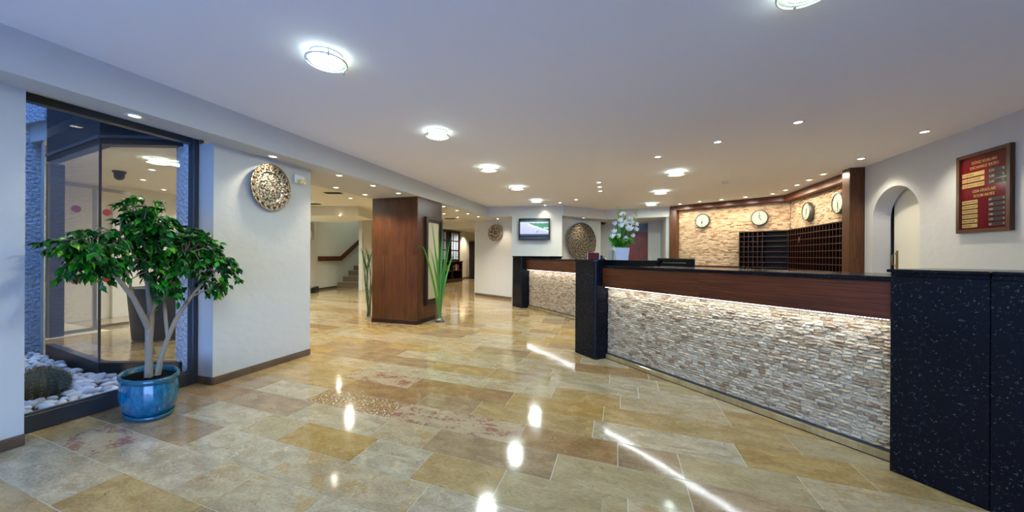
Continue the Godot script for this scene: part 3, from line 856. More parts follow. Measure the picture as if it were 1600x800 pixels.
func rack(t: Node3D, u0: float, u1: float, z0: float, z1: float, y0: float, y1: float, cols: Array, pitch: float):
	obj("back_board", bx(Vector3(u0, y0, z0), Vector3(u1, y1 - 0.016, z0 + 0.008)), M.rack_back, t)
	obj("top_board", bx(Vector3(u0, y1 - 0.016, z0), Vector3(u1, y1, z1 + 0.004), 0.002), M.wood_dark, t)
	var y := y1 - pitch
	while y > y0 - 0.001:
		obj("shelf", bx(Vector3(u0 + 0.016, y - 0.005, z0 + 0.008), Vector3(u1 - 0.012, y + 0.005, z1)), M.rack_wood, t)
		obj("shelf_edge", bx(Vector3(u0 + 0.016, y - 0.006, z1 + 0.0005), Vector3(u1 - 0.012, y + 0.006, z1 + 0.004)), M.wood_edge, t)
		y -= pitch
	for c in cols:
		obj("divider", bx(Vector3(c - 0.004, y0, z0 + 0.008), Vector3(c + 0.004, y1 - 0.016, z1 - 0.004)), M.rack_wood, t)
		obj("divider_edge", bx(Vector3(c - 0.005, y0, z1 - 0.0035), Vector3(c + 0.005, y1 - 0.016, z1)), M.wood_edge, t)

func build_stone_wall():
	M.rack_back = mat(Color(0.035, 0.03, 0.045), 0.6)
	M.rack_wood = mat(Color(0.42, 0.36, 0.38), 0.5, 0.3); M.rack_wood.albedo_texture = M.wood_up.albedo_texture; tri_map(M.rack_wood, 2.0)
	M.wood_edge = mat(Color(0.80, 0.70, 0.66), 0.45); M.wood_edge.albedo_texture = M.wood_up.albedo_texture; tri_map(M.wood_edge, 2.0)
	var at := Vector3(1.295, 0, -9.912); var turn := -0.507
	var rt := Vector3(3.36, 0, -8.756)
	var m := MB.new(); m.box(Vector3(1.28, 1.29, -0.21), Vector3(2.56, 2.58, 0.08))
	var a := struct("wall_reception", m, M.mortar, "split stone wall behind reception carrying two clocks", at, turn)
	stone_field(a, 0.15, 2.447, 0.90, 2.475, -0.17, 0.085, 0.027, 0.020, 99.0, 0.55)
	m = MB.new(); m.box(Vector3(1.15, 1.29, -0.21), Vector3(2.5, 2.58, 0.08))
	var b := struct("wall_reception", m, M.mortar, "shorter split stone wall above the long pigeonhole rack", rt, -PI / 2)
	stone_field(b, -0.09, 2.26, 1.2, 2.475, -0.17, 0.085, 0.027, 0.020, 99.0, 0.55)
	var f := Node3D.new(); f.name = "trim_1"; add_child(f); f.set_meta("kind", "structure"); tag(f, "brown wood frame round the stone wall behind reception", "trim")
	var add := func(nm: String, mm: MB, tt: Vector3, rr: float, mt: Material):
		obj(nm, mm, mt, f, tt, rr)
	add.call("post", bx(Vector3(-0.02, 0, -0.2), Vector3(0.15, CEIL, 0.02), 0.004), at, turn, M.wood_up)
	add.call("header_board", bx(Vector3(0.15, 2.462, -0.2), Vector3(2.37, CEIL, 0.0), 0.003), at, turn, M.wood_rail)
	add.call("header_board", bx(Vector3(0.0, 2.45, -0.2), Vector3(2.25, CEIL, 0.0), 0.003), rt, -PI / 2, M.wood_rail)
	add.call("post", bx(Vector3(3.245, 0, -6.52), Vector3(3.46, CEIL, -6.335), 0.004), Vector3.ZERO, 0.0, M.wood_up)
	var bs := Basis(Vector3.UP, turn)
	var t := thing("wall_rail", "dark red wooden rail along the foot of the stone wall", "rail", at, turn)
	obj("rail_board", bx(Vector3(0.155, 1.0, -0.15), Vector3(1.53, 1.048, -0.07), 0.004), M.wood_red, t)
	obj("rail_cleat", bx(Vector3(0.17, 0.93, -0.15), Vector3(1.51, 1.0, -0.11)), M.wood_dark, t)
	clock("round steel wall clock farthest left on the stone wall, left of the pigeonhole rack", at + bs * Vector3(0.736, 2.155, -0.142), turn, TAU * 0.5 + 0.26, TAU * 0.5)
	clock("round steel wall clock above the pigeonhole rack's left end, reading five", at + bs * Vector3(1.915, 2.142, -0.142), turn, TAU * 5 / 12, 0.0)
	clock("round steel wall clock on the short stone wall, nearer the inner corner", Vector3(3.502, 2.139, -8.03), -PI / 2, TAU * 0.5 + 0.2, TAU * 0.07)
	clock("round steel wall clock on the short stone wall beside the right wooden post", Vector3(3.502, 2.153, -7.03), -PI / 2, TAU * 0.5, TAU * 0.5)
	t = thing("pigeonhole_rack", "dark wooden pigeonhole rack with grid and open shelves left of the corner", "key rack", at, turn)
	var cols := []
	for k in 5: cols.append(1.657 + 0.086 * k)
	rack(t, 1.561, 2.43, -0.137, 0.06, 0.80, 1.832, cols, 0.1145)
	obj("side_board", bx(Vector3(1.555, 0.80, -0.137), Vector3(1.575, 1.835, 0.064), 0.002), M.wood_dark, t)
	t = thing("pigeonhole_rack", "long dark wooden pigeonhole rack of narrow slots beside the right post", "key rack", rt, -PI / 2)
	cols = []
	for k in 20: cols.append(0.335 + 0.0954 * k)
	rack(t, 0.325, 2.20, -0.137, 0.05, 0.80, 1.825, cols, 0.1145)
	obj("side_board", bx(Vector3(2.165, 0.80, -0.137), Vector3(2.225, 1.828, 0.056), 0.003), M.wood_dark, t)
	t = thing("paper_slip", "small white paper slip sticking out of the long pigeonhole rack", "paper", Vector3(3.30, 1.58, -8.05), -PI / 2)
	m = MB.new(); m.prism(PackedVector2Array([Vector2(-0.02, -0.06), Vector2(0.01, -0.07), Vector2(0.03, 0.06), Vector2(0.0, 0.07)]), -0.03, -0.027); obj("sheet", m, M.white, t)
	obj("fold", bx(Vector3(-0.012, -0.055, -0.0265), Vector3(0.004, 0.05, -0.0255)), M.white, t)

# ------------------------------------------------------------------ right wall
func words_on(parent: Node3D, called: String, text: String, x: float, y: float, z: float, h: float, mt: Material, most := 1.0, left := false):
	var f := SystemFont.new(); f.font_names = PackedStringArray(["Droid Sans"]); f.font_weight = 400
	var tm := TextMesh.new()
	tm.text = text; tm.font = f; tm.font_size = 24; tm.pixel_size = h / 17.0; tm.depth = 0.0012; tm.curve_step = 4.0
	tm.horizontal_alignment = HORIZONTAL_ALIGNMENT_LEFT if left else HORIZONTAL_ALIGNMENT_CENTER
	var o := obj(called, tm, mt, parent, Vector3(x, y, z))
	var wd := tm.get_aabb().size.x
	if wd > most: o.scale.x = most / wd
	return o

func build_right_wall():
	# door in the arched niche
	var d := struct("door_1", bx(Vector3(3.645, 0, -6.145), Vector3(3.685, 2.35, -5.25), 0.003), M.cream, "cream door set back in the arched doorway")
	obj("edge_seal", bx(Vector3(3.632, 0, -6.163), Vector3(3.66, 2.35, -6.146)), M.navy, d)
	var t := Node3D.new(); t.name = "door_handle"; d.add_child(t); t.position = Vector3(3.645, 1.235, -6.085)
	obj("backplate", bx(Vector3(-0.006, -0.13, -0.02), Vector3(0, 0.12, 0.02), 0.002), M.brass, t)
	var m := MB.new(); m.tube([Vector3(-0.006, 0.075, 0), Vector3(-0.035, 0.075, -0.004), Vector3(-0.052, 0.05, -0.006), Vector3(-0.054, 0, -0.006), Vector3(-0.052, -0.06, -0.006), Vector3(-0.035, -0.085, -0.004), Vector3(-0.006, -0.085, 0)], [0.007, 0.007, 0.008, 0.009, 0.008, 0.007, 0.007], 8); obj("pull", m, M.brass, t)
	# the rate board
	t = thing("rate_board", "maroon exchange and room rate board in a dark wood frame on the white wall", "sign", Vector3(3.42, 1.909, -4.59), -PI / 2)
	var W := 0.262; var H := 0.398
	obj("panel", bx(Vector3(-W + 0.02, -H + 0.02, 0.0), Vector3(W - 0.02, H - 0.02, 0.018)), M.maroon, t)
	for s in [-1, 1]:
		m = MB.new(); m.prism(PackedVector2Array([Vector2(s * W, -H), Vector2(s * W, H), Vector2(s * (W - 0.034), H - 0.034), Vector2(s * (W - 0.034), -H + 0.034)]), 0, 0.036); obj("frame_side", m, M.wood_up, t)
		m = MB.new(); m.prism(PackedVector2Array([Vector2(-W, s * H), Vector2(W, s * H), Vector2(W - 0.034, s * (H - 0.034)), Vector2(-W + 0.034, s * (H - 0.034))]), 0, 0.036); obj("frame_rail", m, M.wood_up, t)
	var z := 0.0185
	words_on(t, "lettering", "DÖVİZ KURLARI", 0.005, 0.300, z, 0.027, M.gold, 0.24)
	words_on(t, "lettering", "EXCHANGE RATES", 0.005, 0.252, z, 0.027, M.gold, 0.275)
	words_on(t, "lettering", "ODA FİYATLARI", 0.005, 0.015, z, 0.027, M.gold, 0.225)
	words_on(t, "lettering", "ROOM RATES", 0.005, -0.033, z, 0.027, M.gold, 0.20)
	var rows := [["EURO", "2,31 TL", "EU"], ["ABD DOLARI", "1,80 TL", "US"], ["İNGİLİZ STERLİNİ", "2,80 TL", "GB"]]
	for i in 3:
		var y := 0.188 - i * 0.054
		obj("flag_plate", bx(Vector3(-0.215, y - 0.02, 0.018), Vector3(-0.165, y + 0.02, 0.021), 0.001), M.gold, t)
		words_on(t, "flag_code", rows[i][2], -0.19, y, 0.0212, 0.020, M.red, 0.04)
		obj("name_plate", bx(Vector3(-0.16, y - 0.02, 0.018), Vector3(0.012, y + 0.02, 0.021), 0.001), M.gold, t)
		words_on(t, "currency", rows[i][0], -0.152, y, 0.0212, 0.016, M.black, 0.155, true)
		obj("number_strip", bx(Vector3(0.05, y - 0.019, 0.018), Vector3(0.205, y + 0.019, 0.0205), 0.001), M.slate, t)
		words_on(t, "rate", rows[i][1].split(" ")[0], 0.056, y, 0.0208, 0.019, M.ivory, 0.06, true)
		words_on(t, "unit", "TL", 0.188, y, 0.0208, 0.019, M.ivory, 0.03)
	var rooms := ["STANDARD SINGLE", "STANDARD DOUBLE", "SUPERIOR SINGLE", "SUPERIOR DOUBLE", "FAMILY ROOM", "EXTRA BED"]
	var price := ["85", "120", "100", "140", "170", "30"]
	for i in 6:
		var y := -0.088 - i * 0.0478
		obj("name_plate", bx(Vector3(-0.215, y - 0.018, 0.018), Vector3(-0.055, y + 0.018, 0.021), 0.001), M.gold, t)
		words_on(t, "room_kind", rooms[i], -0.208, y, 0.0212, 0.014, M.black, 0.146, true)
		obj("number_strip", bx(Vector3(0.05, y - 0.017, 0.018), Vector3(0.205, y + 0.017, 0.0205), 0.001), M.slate, t)
		words_on(t, "rate", price[i], 0.056, y, 0.0208, 0.017, M.ivory, 0.05, true)
		words_on(t, "unit", "€", 0.192, y, 0.0208, 0.018, M.ivory, 0.03)

# ------------------------------------------------------------------ far end: television, plates, passage
func tv_image() -> ImageTexture:
	var im := Image.create(192, 112, false, Image.FORMAT_RGB8)
	var n := noise(70, 0.06, 3); var n2 := noise(71, 0.2, 2)
	for y in 112:
		for x in 192:
			var c := Color(0.02, 0.045, 0.16)
			var v := (y - 14.0) / 86.0
			var u := x / 192.0
			if v >= 0.0 and v <= 1.0:
				c = Color(0.80, 0.82, 0.93).lerp(Color(0.70, 0.72, 0.90), v)
				if v < 0.07: c = Color(0.72, 0.85, 0.80)
				var edge := 0.12 + (u - 0.28) * 0.80
				if u > 0.28 and v > 0.10 + 0.03 * n.get_noise_2d(x, 0) and v < edge + 0.06 * n.get_noise_2d(x, y):
					c = Color(0.03, 0.38, 0.24).lerp(Color(0.14, 0.62, 0.40), 0.5 + 0.8 * n2.get_noise_2d(x, y))
				elif u > 0.28 and v < edge + 0.16 and v > edge:
					c = Color(0.88, 0.90, 0.96)
				if u > 0.82 and v > 0.42 and v < 0.60: c = c.lerp(Color(0.90, 0.93, 0.95), 0.7)
				if absf(u - 0.60) < 0.04 and absf(v - 0.80 + (u - 0.6) * 1.2) < 0.03: c = Color(0.20, 0.42, 0.36)
				if absf(u - 0.55) < 0.025 and absf(v - 0.72) < 0.03: c = Color(0.98, 0.98, 0.98)
				c = c.lerp(Color.WHITE, 0.10 * n2.get_noise_2d(x * 2.0, y * 2.0))
			im.set_pixel(x, y, c)
	return tex(im)

func build_far():
	struct("wall_far", slab_poly([[-2.73, -8.815], [-1.42, -9.005], [-1.48, -9.36], [-2.73, -9.95]], 0.0, SOFF + 0.01), M.wall, "white projecting wall pier carrying the television")
	struct("wall_far", wall_line(Vector2(-4.41, -10.216), Vector2(-2.60, -9.266), 0.0, SOFF + 0.01, 0.2), M.wall, "white wall carrying the small copper plate")
	struct("wall_far", wall_line(Vector2(-1.53, -9.335), Vector2(-0.515, -10.50), 0.0, SOFF + 0.01, 0.2), M.wall, "angled white wall behind the large copper plate")
	struct("wall_far", bx(Vector3(-0.8, 0, -11.5), Vector3(0.10, CEIL, -11.3)), M.wall, "white wall left of the far wooden door")
	struct("wall_far", bx(Vector3(0.845, 0, -11.5), Vector3(1.5, CEIL, -11.3)), M.wall, "white wall right of the far wooden door")
	struct("wall_far", bx(Vector3(0.10, 2.28, -11.5), Vector3(0.845, CEIL, -11.3)), M.wall)
	struct("wall_far", bx(Vector3(-0.75, 0, -11.3), Vector3(-0.60, CEIL, -10.4)), M.wall)
	struct("wall_far", bx(Vector3(1.20, 0, -11.3), Vector3(1.275, CEIL, -10.02)), M.wall)
	struct("wall_far", bx(Vector3(-0.2, 0, -12.2), Vector3(1.2, CEIL, -12.05)), M.wall)
	struct("ceiling", bx(Vector3(0.10, 2.30, -12.05), Vector3(0.845, 2.36, -11.5)), M.wall)
	struct("baseboard_far", wall_line(Vector2(-4.402, -10.205), Vector2(-2.7, -9.312), 0.0, 0.075, 0.012), M.brown_marble, "brown marble skirting under the small copper plate")
	var d := struct("door_2", bx(Vector3(0.0, 0, -11.72), Vector3(0.95, 2.02, -11.68)), M.wood_door, "brown wooden door in the far passage behind the flowers")
	obj("transom", bx(Vector3(0.0, 1.86, -11.68), Vector3(0.95, 2.02, -11.66), 0.004), M.wood_door, d)
	obj("leaf", bx(Vector3(0.02, 0.0, -11.68), Vector3(0.315, 1.85, -11.665), 0.004), M.wood_door, d)
	obj("leaf", bx(Vector3(0.32, 0.0, -11.68), Vector3(0.93, 1.85, -11.665), 0.004), M.wood_door, d)
	# television
	var t := thing("television", "wall television showing a pale plain with green trees", "television", Vector3(-2.127, 1.955, -8.875), 0.1447)
	var W := 0.41; var H := 0.282
	var m := MB.new(); m.box(Vector3(0, 0, 0.075), Vector3(2 * W, 2 * H, 0.05), 0.012); obj("casing", m, M.plastic, t)
	m = MB.new(); m.box(Vector3(0, 0.02, 0.025), Vector3(0.5, 0.34, 0.06), 0.01); obj("rear_housing", m, M.plastic, t)
	m = MB.new(); m.plan = Vector2(0.372, 0.205)
	m.quad(Vector3(-0.372, -0.205, 0), Vector3(0.372, -0.205, 0), Vector3(0.372, 0.205, 0), Vector3(-0.372, 0.205, 0))
	var sm := mat(Color(0.02, 0.02, 0.02), 0.25)
	sm.emission_enabled = true; sm.emission_texture = tv_image(); sm.emission = Color.BLACK; sm.emission_energy_multiplier = 0.8
	obj("screen", m, sm, t, Vector3(0, 0.035, 0.1015))
	obj("speaker_bar", bx(Vector3(-0.38, -0.268, 0.1), Vector3(0.38, -0.195, 0.104), 0.003), M.black, t)
	for s in [-1, 1]:
		obj("wall_bracket", bx(Vector3(s * 0.15 - 0.02, -0.1, -0.02), Vector3(s * 0.15 + 0.02, 0.15, 0.0)), M.steel, t)
	var im := plate_images(310, Color(0.05, 0.045, 0.038), Color(0.52, 0.47, 0.40), [[0.0, 0.22, 5.0, 2.0], [0.22, 0.44, 10.0, 1.0], [0.46, 0.68, 16.0, 2.0], [0.74, 0.97, 24.0, 2.0]])
	copper_plate("very large dark copper plate leaning behind the near counter's pier", Vector3(-1.02, 1.65, -9.852), 0.855, 0.555, 0.55, 0.72, im)
	im = plate_images(320, Color(0.03, 0.025, 0.02), Color(0.88, 0.78, 0.68), [[0.30, 0.50, 7.0, 3.0], [0.72, 0.98, 10.0, 2.0]], 0.03)
	copper_plate("small dark copper plate alone on the white wall left of the television", Vector3(-3.522, 1.938, -9.742), -0.4835, 0.315, 0.25, 0.66, im)
	t = thing("dome_camera", "small black dome camera under the soffit beside the large copper plate", "camera", Vector3(-0.45, SOFF, -10.75))
	m = MB.new(); m.lathe([Vector2(0, -0.03), Vector2(0.09, -0.03), Vector2(0.10, 0), Vector2(0, 0)], 24, Vector3.ZERO, Basis.IDENTITY, true); obj("base", m, M.white, t)
	m = MB.new(); m.lathe([Vector2(0, -0.105), Vector2(0.04, -0.097), Vector2(0.07, -0.07), Vector2(0.08, -0.03), Vector2(0, -0.03)], 24); obj("dome", m, M.black, t)
	# corridor with the bookcase
	struct("wall_corridor", bx(Vector3(-8.3, 0, -20), Vector3(-8.1, CEIL, -12.9)), M.cream, "cream wall behind the bookcase")
	struct("wall_corridor", bx(Vector3(-8.9, 0, -13.1), Vector3(-8.1, CEIL, -12.9)), M.cream)
	struct("wall_corridor", bx(Vector3(-8.3, 0, -20), Vector3(-4.2, CEIL, -19.7)), M.cream, "end wall of the corridor")
	struct("wall_corridor", bx(Vector3(-4.4, 0, -20), Vector3(-4.2, CEIL, -10.2)), M.cream)
	struct("wall_corridor", bx(Vector3(-4.4, 0, -20), Vector3(3.9, CEIL, -19.8)), M.cream)
	struct("wall_corridor", bx(Vector3(3.55, 0, -20), Vector3(3.9, CEIL, -6.3)), M.cream)
	struct("beam", bx(Vector3(-8.1, 2.33, -12.7), Vector3(-4.4, CEIL, -12.5)), M.cream, "cream header across the corridor before the bookcase")
	struct("baseboard_corridor", bx(Vector3(-8.1, 0, -19.7), Vector3(-8.085, 0.08, -15.6)), M.brown_marble)
	t = thing("bookcase", "dark wood bookcase with glazed doors above open shelves at the corridor", "bookcase", Vector3(-7.404, 0, -13.54), 1.51)
	obj("carcass_back", bx(Vector3(-0.75, 0.0, -0.45), Vector3(1.86, 2.42, -0.43)), M.wood_dark, t)
	obj("plinth", bx(Vector3(-0.75, 0.0, -0.43), Vector3(1.88, 0.16, 0.0), 0.004), M.wood_dark, t)
	obj("counter_board", bx(Vector3(-0.78, 0.95, -0.43), Vector3(1.91, 0.99, 0.03), 0.006), M.wood_dark, t)
	obj("shelf_board", bx(Vector3(-0.75, 0.525, -0.43), Vector3(1.88, 0.555, -0.01), 0.003), M.wood_dark, t)
	for u in [-0.74, 0.05, 0.97, 1.86]:
		obj("upright", bx(Vector3(u - 0.015, 0.16, -0.43), Vector3(u + 0.015, 0.95, -0.005), 0.003), M.wood_dark, t)
	for u in [-0.74, 1.80]:
		obj("upper_side", bx(Vector3(u - 0.015, 0.99, -0.43), Vector3(u + 0.015, 2.40, -0.12), 0.003), M.wood_dark, t)
	obj("cornice", bx(Vector3(-0.78, 2.36, -0.43), Vector3(1.84, 2.43, -0.08), 0.006), M.wood_dark, t)
	obj("centre_panel", bx(Vector3(0.60, 0.99, -0.20), Vector3(0.96, 2.36, -0.17), 0.003), M.black, t)
	for q in [[-0.10, 0.58], [0.98, 1.68]]:
		var a: float = q[0]; var b: float = q[1]
		var dr := Node3D.new(); dr.name = numbered("glazed_door", t); t.add_child(dr)
		for k in 4:
			var u: float = a + (b - a) * k / 3.0
			obj("stile", bx(Vector3(u - (0.03 if k in [0, 3] else 0.012), 1.0, -0.15), Vector3(u + (0.03 if k in [0, 3] else 0.012), 2.355, -0.115), 0.003), M.wood_dark, dr)
		for k in 4:
			var y: float = [1.05, 1.50, 1.94, 2.34][k]
			obj("rail", bx(Vector3(a, y - 0.025, -0.148), Vector3(b, y + 0.025, -0.117), 0.003), M.wood_dark, dr)
		for i in 3:
			for j in 3:
				var y0: float = [1.05, 1.50, 1.94][j]; var y1: float = [1.50, 1.94, 2.34][j]
				obj("pane", bx(Vector3(a + (b - a) * i / 3.0 + 0.012, y0 + 0.024, -0.135), Vector3(a + (b - a) * (i + 1) / 3.0 - 0.012, y1 - 0.024, -0.13)), M.frosted, dr)
	var hues := [["dark green", Color(0.06, 0.16, 0.08)], ["brown", Color(0.25, 0.13, 0.07)], ["black", Color(0.03, 0.03, 0.04)], ["olive", Color(0.30, 0.32, 0.06)], ["lime green", Color(0.45, 0.55, 0.08)], ["yellow", Color(0.75, 0.60, 0.06)], ["orange", Color(0.75, 0.33, 0.05)], ["teal", Color(0.05, 0.25, 0.27)], ["charcoal", Color(0.10, 0.10, 0.11)], ["moss green", Color(0.16, 0.24, 0.07)], ["navy", Color(0.05, 0.07, 0.20)], ["white", Color(0.78, 0.77, 0.72)], ["red", Color(0.55, 0.06, 0.05)], ["vermilion", Color(0.70, 0.22, 0.06)]]
	var bs := Basis(Vector3.UP, 1.51)
	var pos := [0.20, 0.29, 0.37, 0.46, 0.55, 0.70, 0.79, 1.05, 1.15, 1.24, 1.34, 1.45, 1.54, 1.63]
	for i in 14:
		var hgt := rng.randf_range(0.24, 0.33); var wd := 0.075
		var bk := thing("book", "%s book standing in the %s lower compartment of the bookcase" % [hues[i][0], "first" if i < 7 else "second"], "book", Vector3(-7.404, 0.556, -13.54) + bs * Vector3(pos[i], 0, -0.10), 1.51, "books in the bookcase")
		obj("cover", bx(Vector3(-wd / 2, 0, -0.2), Vector3(wd / 2, hgt, 0.0), 0.006), mat(hues[i][1], 0.5), bk)
		obj("spine_label", bx(Vector3(-wd * 0.36, hgt * 0.62, 0.0), Vector3(wd * 0.36, hgt * 0.78, 0.002)), M.ivory, bk)
	t = thing("curtain", "dark brown curtain hanging at the end of the corridor", "curtain", Vector3(-7.22, 0, -16.75), 0.6)
	m = MB.new()
	var pts := []
	for i in 41: pts.append(Vector2(-0.30 + 0.6 * i / 40, 0.04 * sin(i * 1.25)))
	for i in 40:
		m.smooth(3)
		m.quad(Vector3(pts[i].x, 0.02, pts[i].y), Vector3(pts[i + 1].x, 0.02, pts[i + 1].y), Vector3(pts[i + 1].x, 2.0, pts[i + 1].y * 0.7), Vector3(pts[i].x, 2.0, pts[i].y * 0.7))
		m.quad(Vector3(pts[i + 1].x, 0.02, pts[i + 1].y - 0.01), Vector3(pts[i].x, 0.02, pts[i].y - 0.01), Vector3(pts[i].x, 2.0, pts[i].y * 0.7 - 0.01), Vector3(pts[i + 1].x, 2.0, pts[i + 1].y * 0.7 - 0.01))
	obj("drape", m, mat(Color(0.10, 0.065, 0.045), 0.9), t)
	m = MB.new(); m.tube([Vector3(-0.34, 2.03, -0.005), Vector3(0.34, 2.03, -0.005)], [0.012, 0.012], 10); obj("rod", m, M.black, t)

# ------------------------------------------------------------------ side area with the stairs, seen left of the column and through the window
func build_stairs():
	struct("wall_side", bx(Vector3(-9.7, 0, -8.70), Vector3(-9.5, CEIL, -2.2)), M.cream, "cream wall at the far side of the left area")
	struct("wall_side", wall_line(Vector2(-9.5, -8.68), Vector2(-10.04, -9.455), 0.0, CEIL, 0.2), M.cream, "short cream wall with two notices left of the stairs")
	struct("wall_side", wall_line(Vector2(-10.04, -9.455), Vector2(-11.3, -14.81), 0.0, 5.0, 0.2), M.cream, "white stair wall with the wooden handrail")
	struct("wall_side", bx(Vector3(-11.7, 0, -15.2), Vector3(-8.8, 5.0, -15.0)), M.cream)
	struct("wall_side", bx(Vector3(-8.9, 0, -15.2), Vector3(-8.75, 5.0, -10.2)), M.cream)
	struct("wall_side", bx(Vector3(-8.9, CEIL, -10.2), Vector3(-8.75, 5.0, -9.2)), M.cream)
	struct("wall_side", bx(Vector3(-11.7, CEIL, -9.35), Vector3(-8.75, 5.0, -9.2)), M.cream)
	struct("wall_side", slab_poly([[-6.33, -2.213], [-9.7, -3.42], [-9.7, -3.25], [-6.75, -2.33]], 0.0, CEIL), M.cream)
	struct("soffit", slab_poly([[-9.5, -7.0], [-7.875, -7.426], [-6.758, -7.723], [-7.1, -8.74], [-8.8, -9.2], [-9.5, -8.7]], 2.32, CEIL), M.cream, "lowered cream soffit before the stairs")
	var tn := -atan2(-0.9728, -0.2315)
	var o := Vector3(-10.04, 0, -9.455)
	var b := struct("baseboard_side", bx(Vector3(0.02, 0, 0), Vector3(1.26, 0.08, 0.014)), M.brown_marble, "brown marble skirting before the stairs", o, tn)
	var st := thing("staircase", "brown marble staircase climbing along the wall behind the column", "stairs", o, tn)
	for k in 9:
		obj("riser", bx(Vector3(1.28 + 0.4 * k, 0.0, 0.004), Vector3(1.28 + 0.4 * k + 0.4, 0.207 * (k + 1) - 0.035, 1.35)), M.step_riser, st)
		obj("tread", bx(Vector3(1.25 + 0.4 * k, 0.207 * (k + 1) - 0.0345, 0.004), Vector3(1.28 + 0.4 * k + 0.4, 0.207 * (k + 1), 1.38), 0.008), M.step, st)
	var h := thing("handrail", "flat brown wooden handrail board on the stair wall", "handrail", o, tn)
	var m := MB.new()
	m.prism(PackedVector2Array([Vector2(0.05, 1.03), Vector2(1.48, 1.03), Vector2(5.2, 2.96), Vector2(5.2, 3.16), Vector2(1.42, 1.20), Vector2(0.05, 1.20)]), 0.03, 0.075)
	obj("board", m, M.wood_rail, h)
	for u in [0.3, 1.2]:
		obj("bracket", bx(Vector3(u - 0.02, 1.08, 0.0), Vector3(u + 0.02, 1.15, 0.03)), M.steel, h)
	# two framed notices and a dark box on the floor
	var nt := -atan2(-0.775, -0.54)
	for k in 2:
		var n := thing("notice", "%s beige framed notice on the cream wall left of the stairs" % ["upper", "lower"][k], "notice", Vector3(-9.66, 2.16 - 0.27 * k, -8.93), nt)
		obj("board", bx(Vector3(-0.22, -0.12, 0), Vector3(0.22, 0.12, 0.02), 0.004), mat(Color(0.62, 0.55, 0.40), 0.6), n)
		obj("sheet", bx(Vector3(-0.19, -0.10, 0.02), Vector3(0.19, 0.10, 0.022)), M.ivory, n)
		for i in 4:
			obj("text_line", bx(Vector3(-0.15, 0.06 - i * 0.042, 0.022), Vector3(0.15 - 0.04 * (i % 2), 0.075 - i * 0.042, 0.0228)), M.step, n)
	var x := thing("floor_box", "low black box on the floor against the cream wall", "box", Vector3(-9.72, 0, -9.05), nt)
	obj("body", bx(Vector3(-0.3, 0, 0.0), Vector3(0.3, 0.16, 0.10), 0.01), M.black, x)
	obj("lid", bx(Vector3(-0.31, 0.16, -0.0), Vector3(0.31, 0.175, 0.11), 0.004), M.plastic, x)
	# seen only through the window: white door, planter, glass entrance doors, camera
	var d := struct("door_3", bx(Vector3(-9.5, 0, -4.9), Vector3(-9.46, 2.1, -4.2)), M.white, "white door seen through the window behind the tree")
	obj("handle", bx(Vector3(-9.46, 1.0, -4.32), Vector3(-9.41, 1.03, -4.24), 0.004), M.steel, d)
	obj("frame_side", bx(Vector3(-9.5, 0, -4.2), Vector3(-9.44, 2.16, -4.14), 0.003), M.white, d)
	obj("frame_side", bx(Vector3(-9.5, 0, -4.96), Vector3(-9.44, 2.16, -4.9), 0.003), M.white, d)
	obj("frame_head", bx(Vector3(-9.5, 2.1, -4.9), Vector3(-9.44, 2.16, -4.2), 0.003), M.white, d)
	var p := thing("planter", "large dark tapered floor planter seen through the window", "planter", Vector3(-6.53, 0, -3.42))
	m = MB.new(); m.lathe([Vector2(0, 0), Vector2(0.30, 0), Vector2(0.33, 0.02), Vector2(0.38, 0.70), Vector2(0.40, 0.76), Vector2(0.36, 0.76), Vector2(0.34, 0.70)], 36, Vector3.ZERO, Basis.IDENTITY); obj("pot", m, M.planter, p)
	m = MB.new(); m.lathe([Vector2(0, 0.70), Vector2(0.345, 0.70), Vector2(0, 0.705)], 30); obj("soil", m, M.soil, p)
	struct("pillar", bx(Vector3(-8.3, 0, -2.99), Vector3(-8.0, CEIL, -2.85)), M.brown_grey, "narrow dark pillar by the glass doors")
	for k in 2:
		var g := thing("glass_door", "%s sliding glass door leaf with red warning dots behind the window" % ["nearer", "farther"][k], "glass door", Vector3(-8.15 - 0.18 * k, 0, -3.02 - 0.42 * k), PI / 2)
		obj("pane", bx(Vector3(0.0, 0.05, -0.005), Vector3(0.42, 2.3, 0.005)), M.glass, g)
		obj("frame_rail", bx(Vector3(0.0, 0.0, -0.02), Vector3(0.42, 0.05, 0.02)), M.steel, g)
		obj("frame_rail", bx(Vector3(0.0, 2.3, -0.02), Vector3(0.42, 2.36, 0.02)), M.steel, g)
		obj("stile", bx(Vector3(-0.02, 0.0, -0.022), Vector3(0.02, 2.36, 0.022)), M.steel, g)
		for y in [0.82, 1.95]:
			m = MB.new(); m.lathe([Vector2(0, 0.006), Vector2(0.055, 0.006), Vector2(0.055, 0.008), Vector2(0, 0.008)], 20, Vector3(0.14, y, 0), FACE, true); obj("warning_dot", m, M.red, g)
	var c := thing("dome_camera", "black dome camera on the ceiling seen through the window", "camera", Vector3(-7.70, CEIL, -3.45))
	m = MB.new(); m.lathe([Vector2(0, -0.03), Vector2(0.08, -0.03), Vector2(0.08, 0), Vector2(0, 0)], 24, Vector3.ZERO, Basis.IDENTITY, true); obj("base", m, M.black, c)
	m = MB.new(); m.lathe([Vector2(0, -0.15), Vector2(0.03, -0.142), Vector2(0.06, -0.11), Vector2(0.065, -0.03), Vector2(0, -0.03)], 24); obj("dome", m, M.black, c)

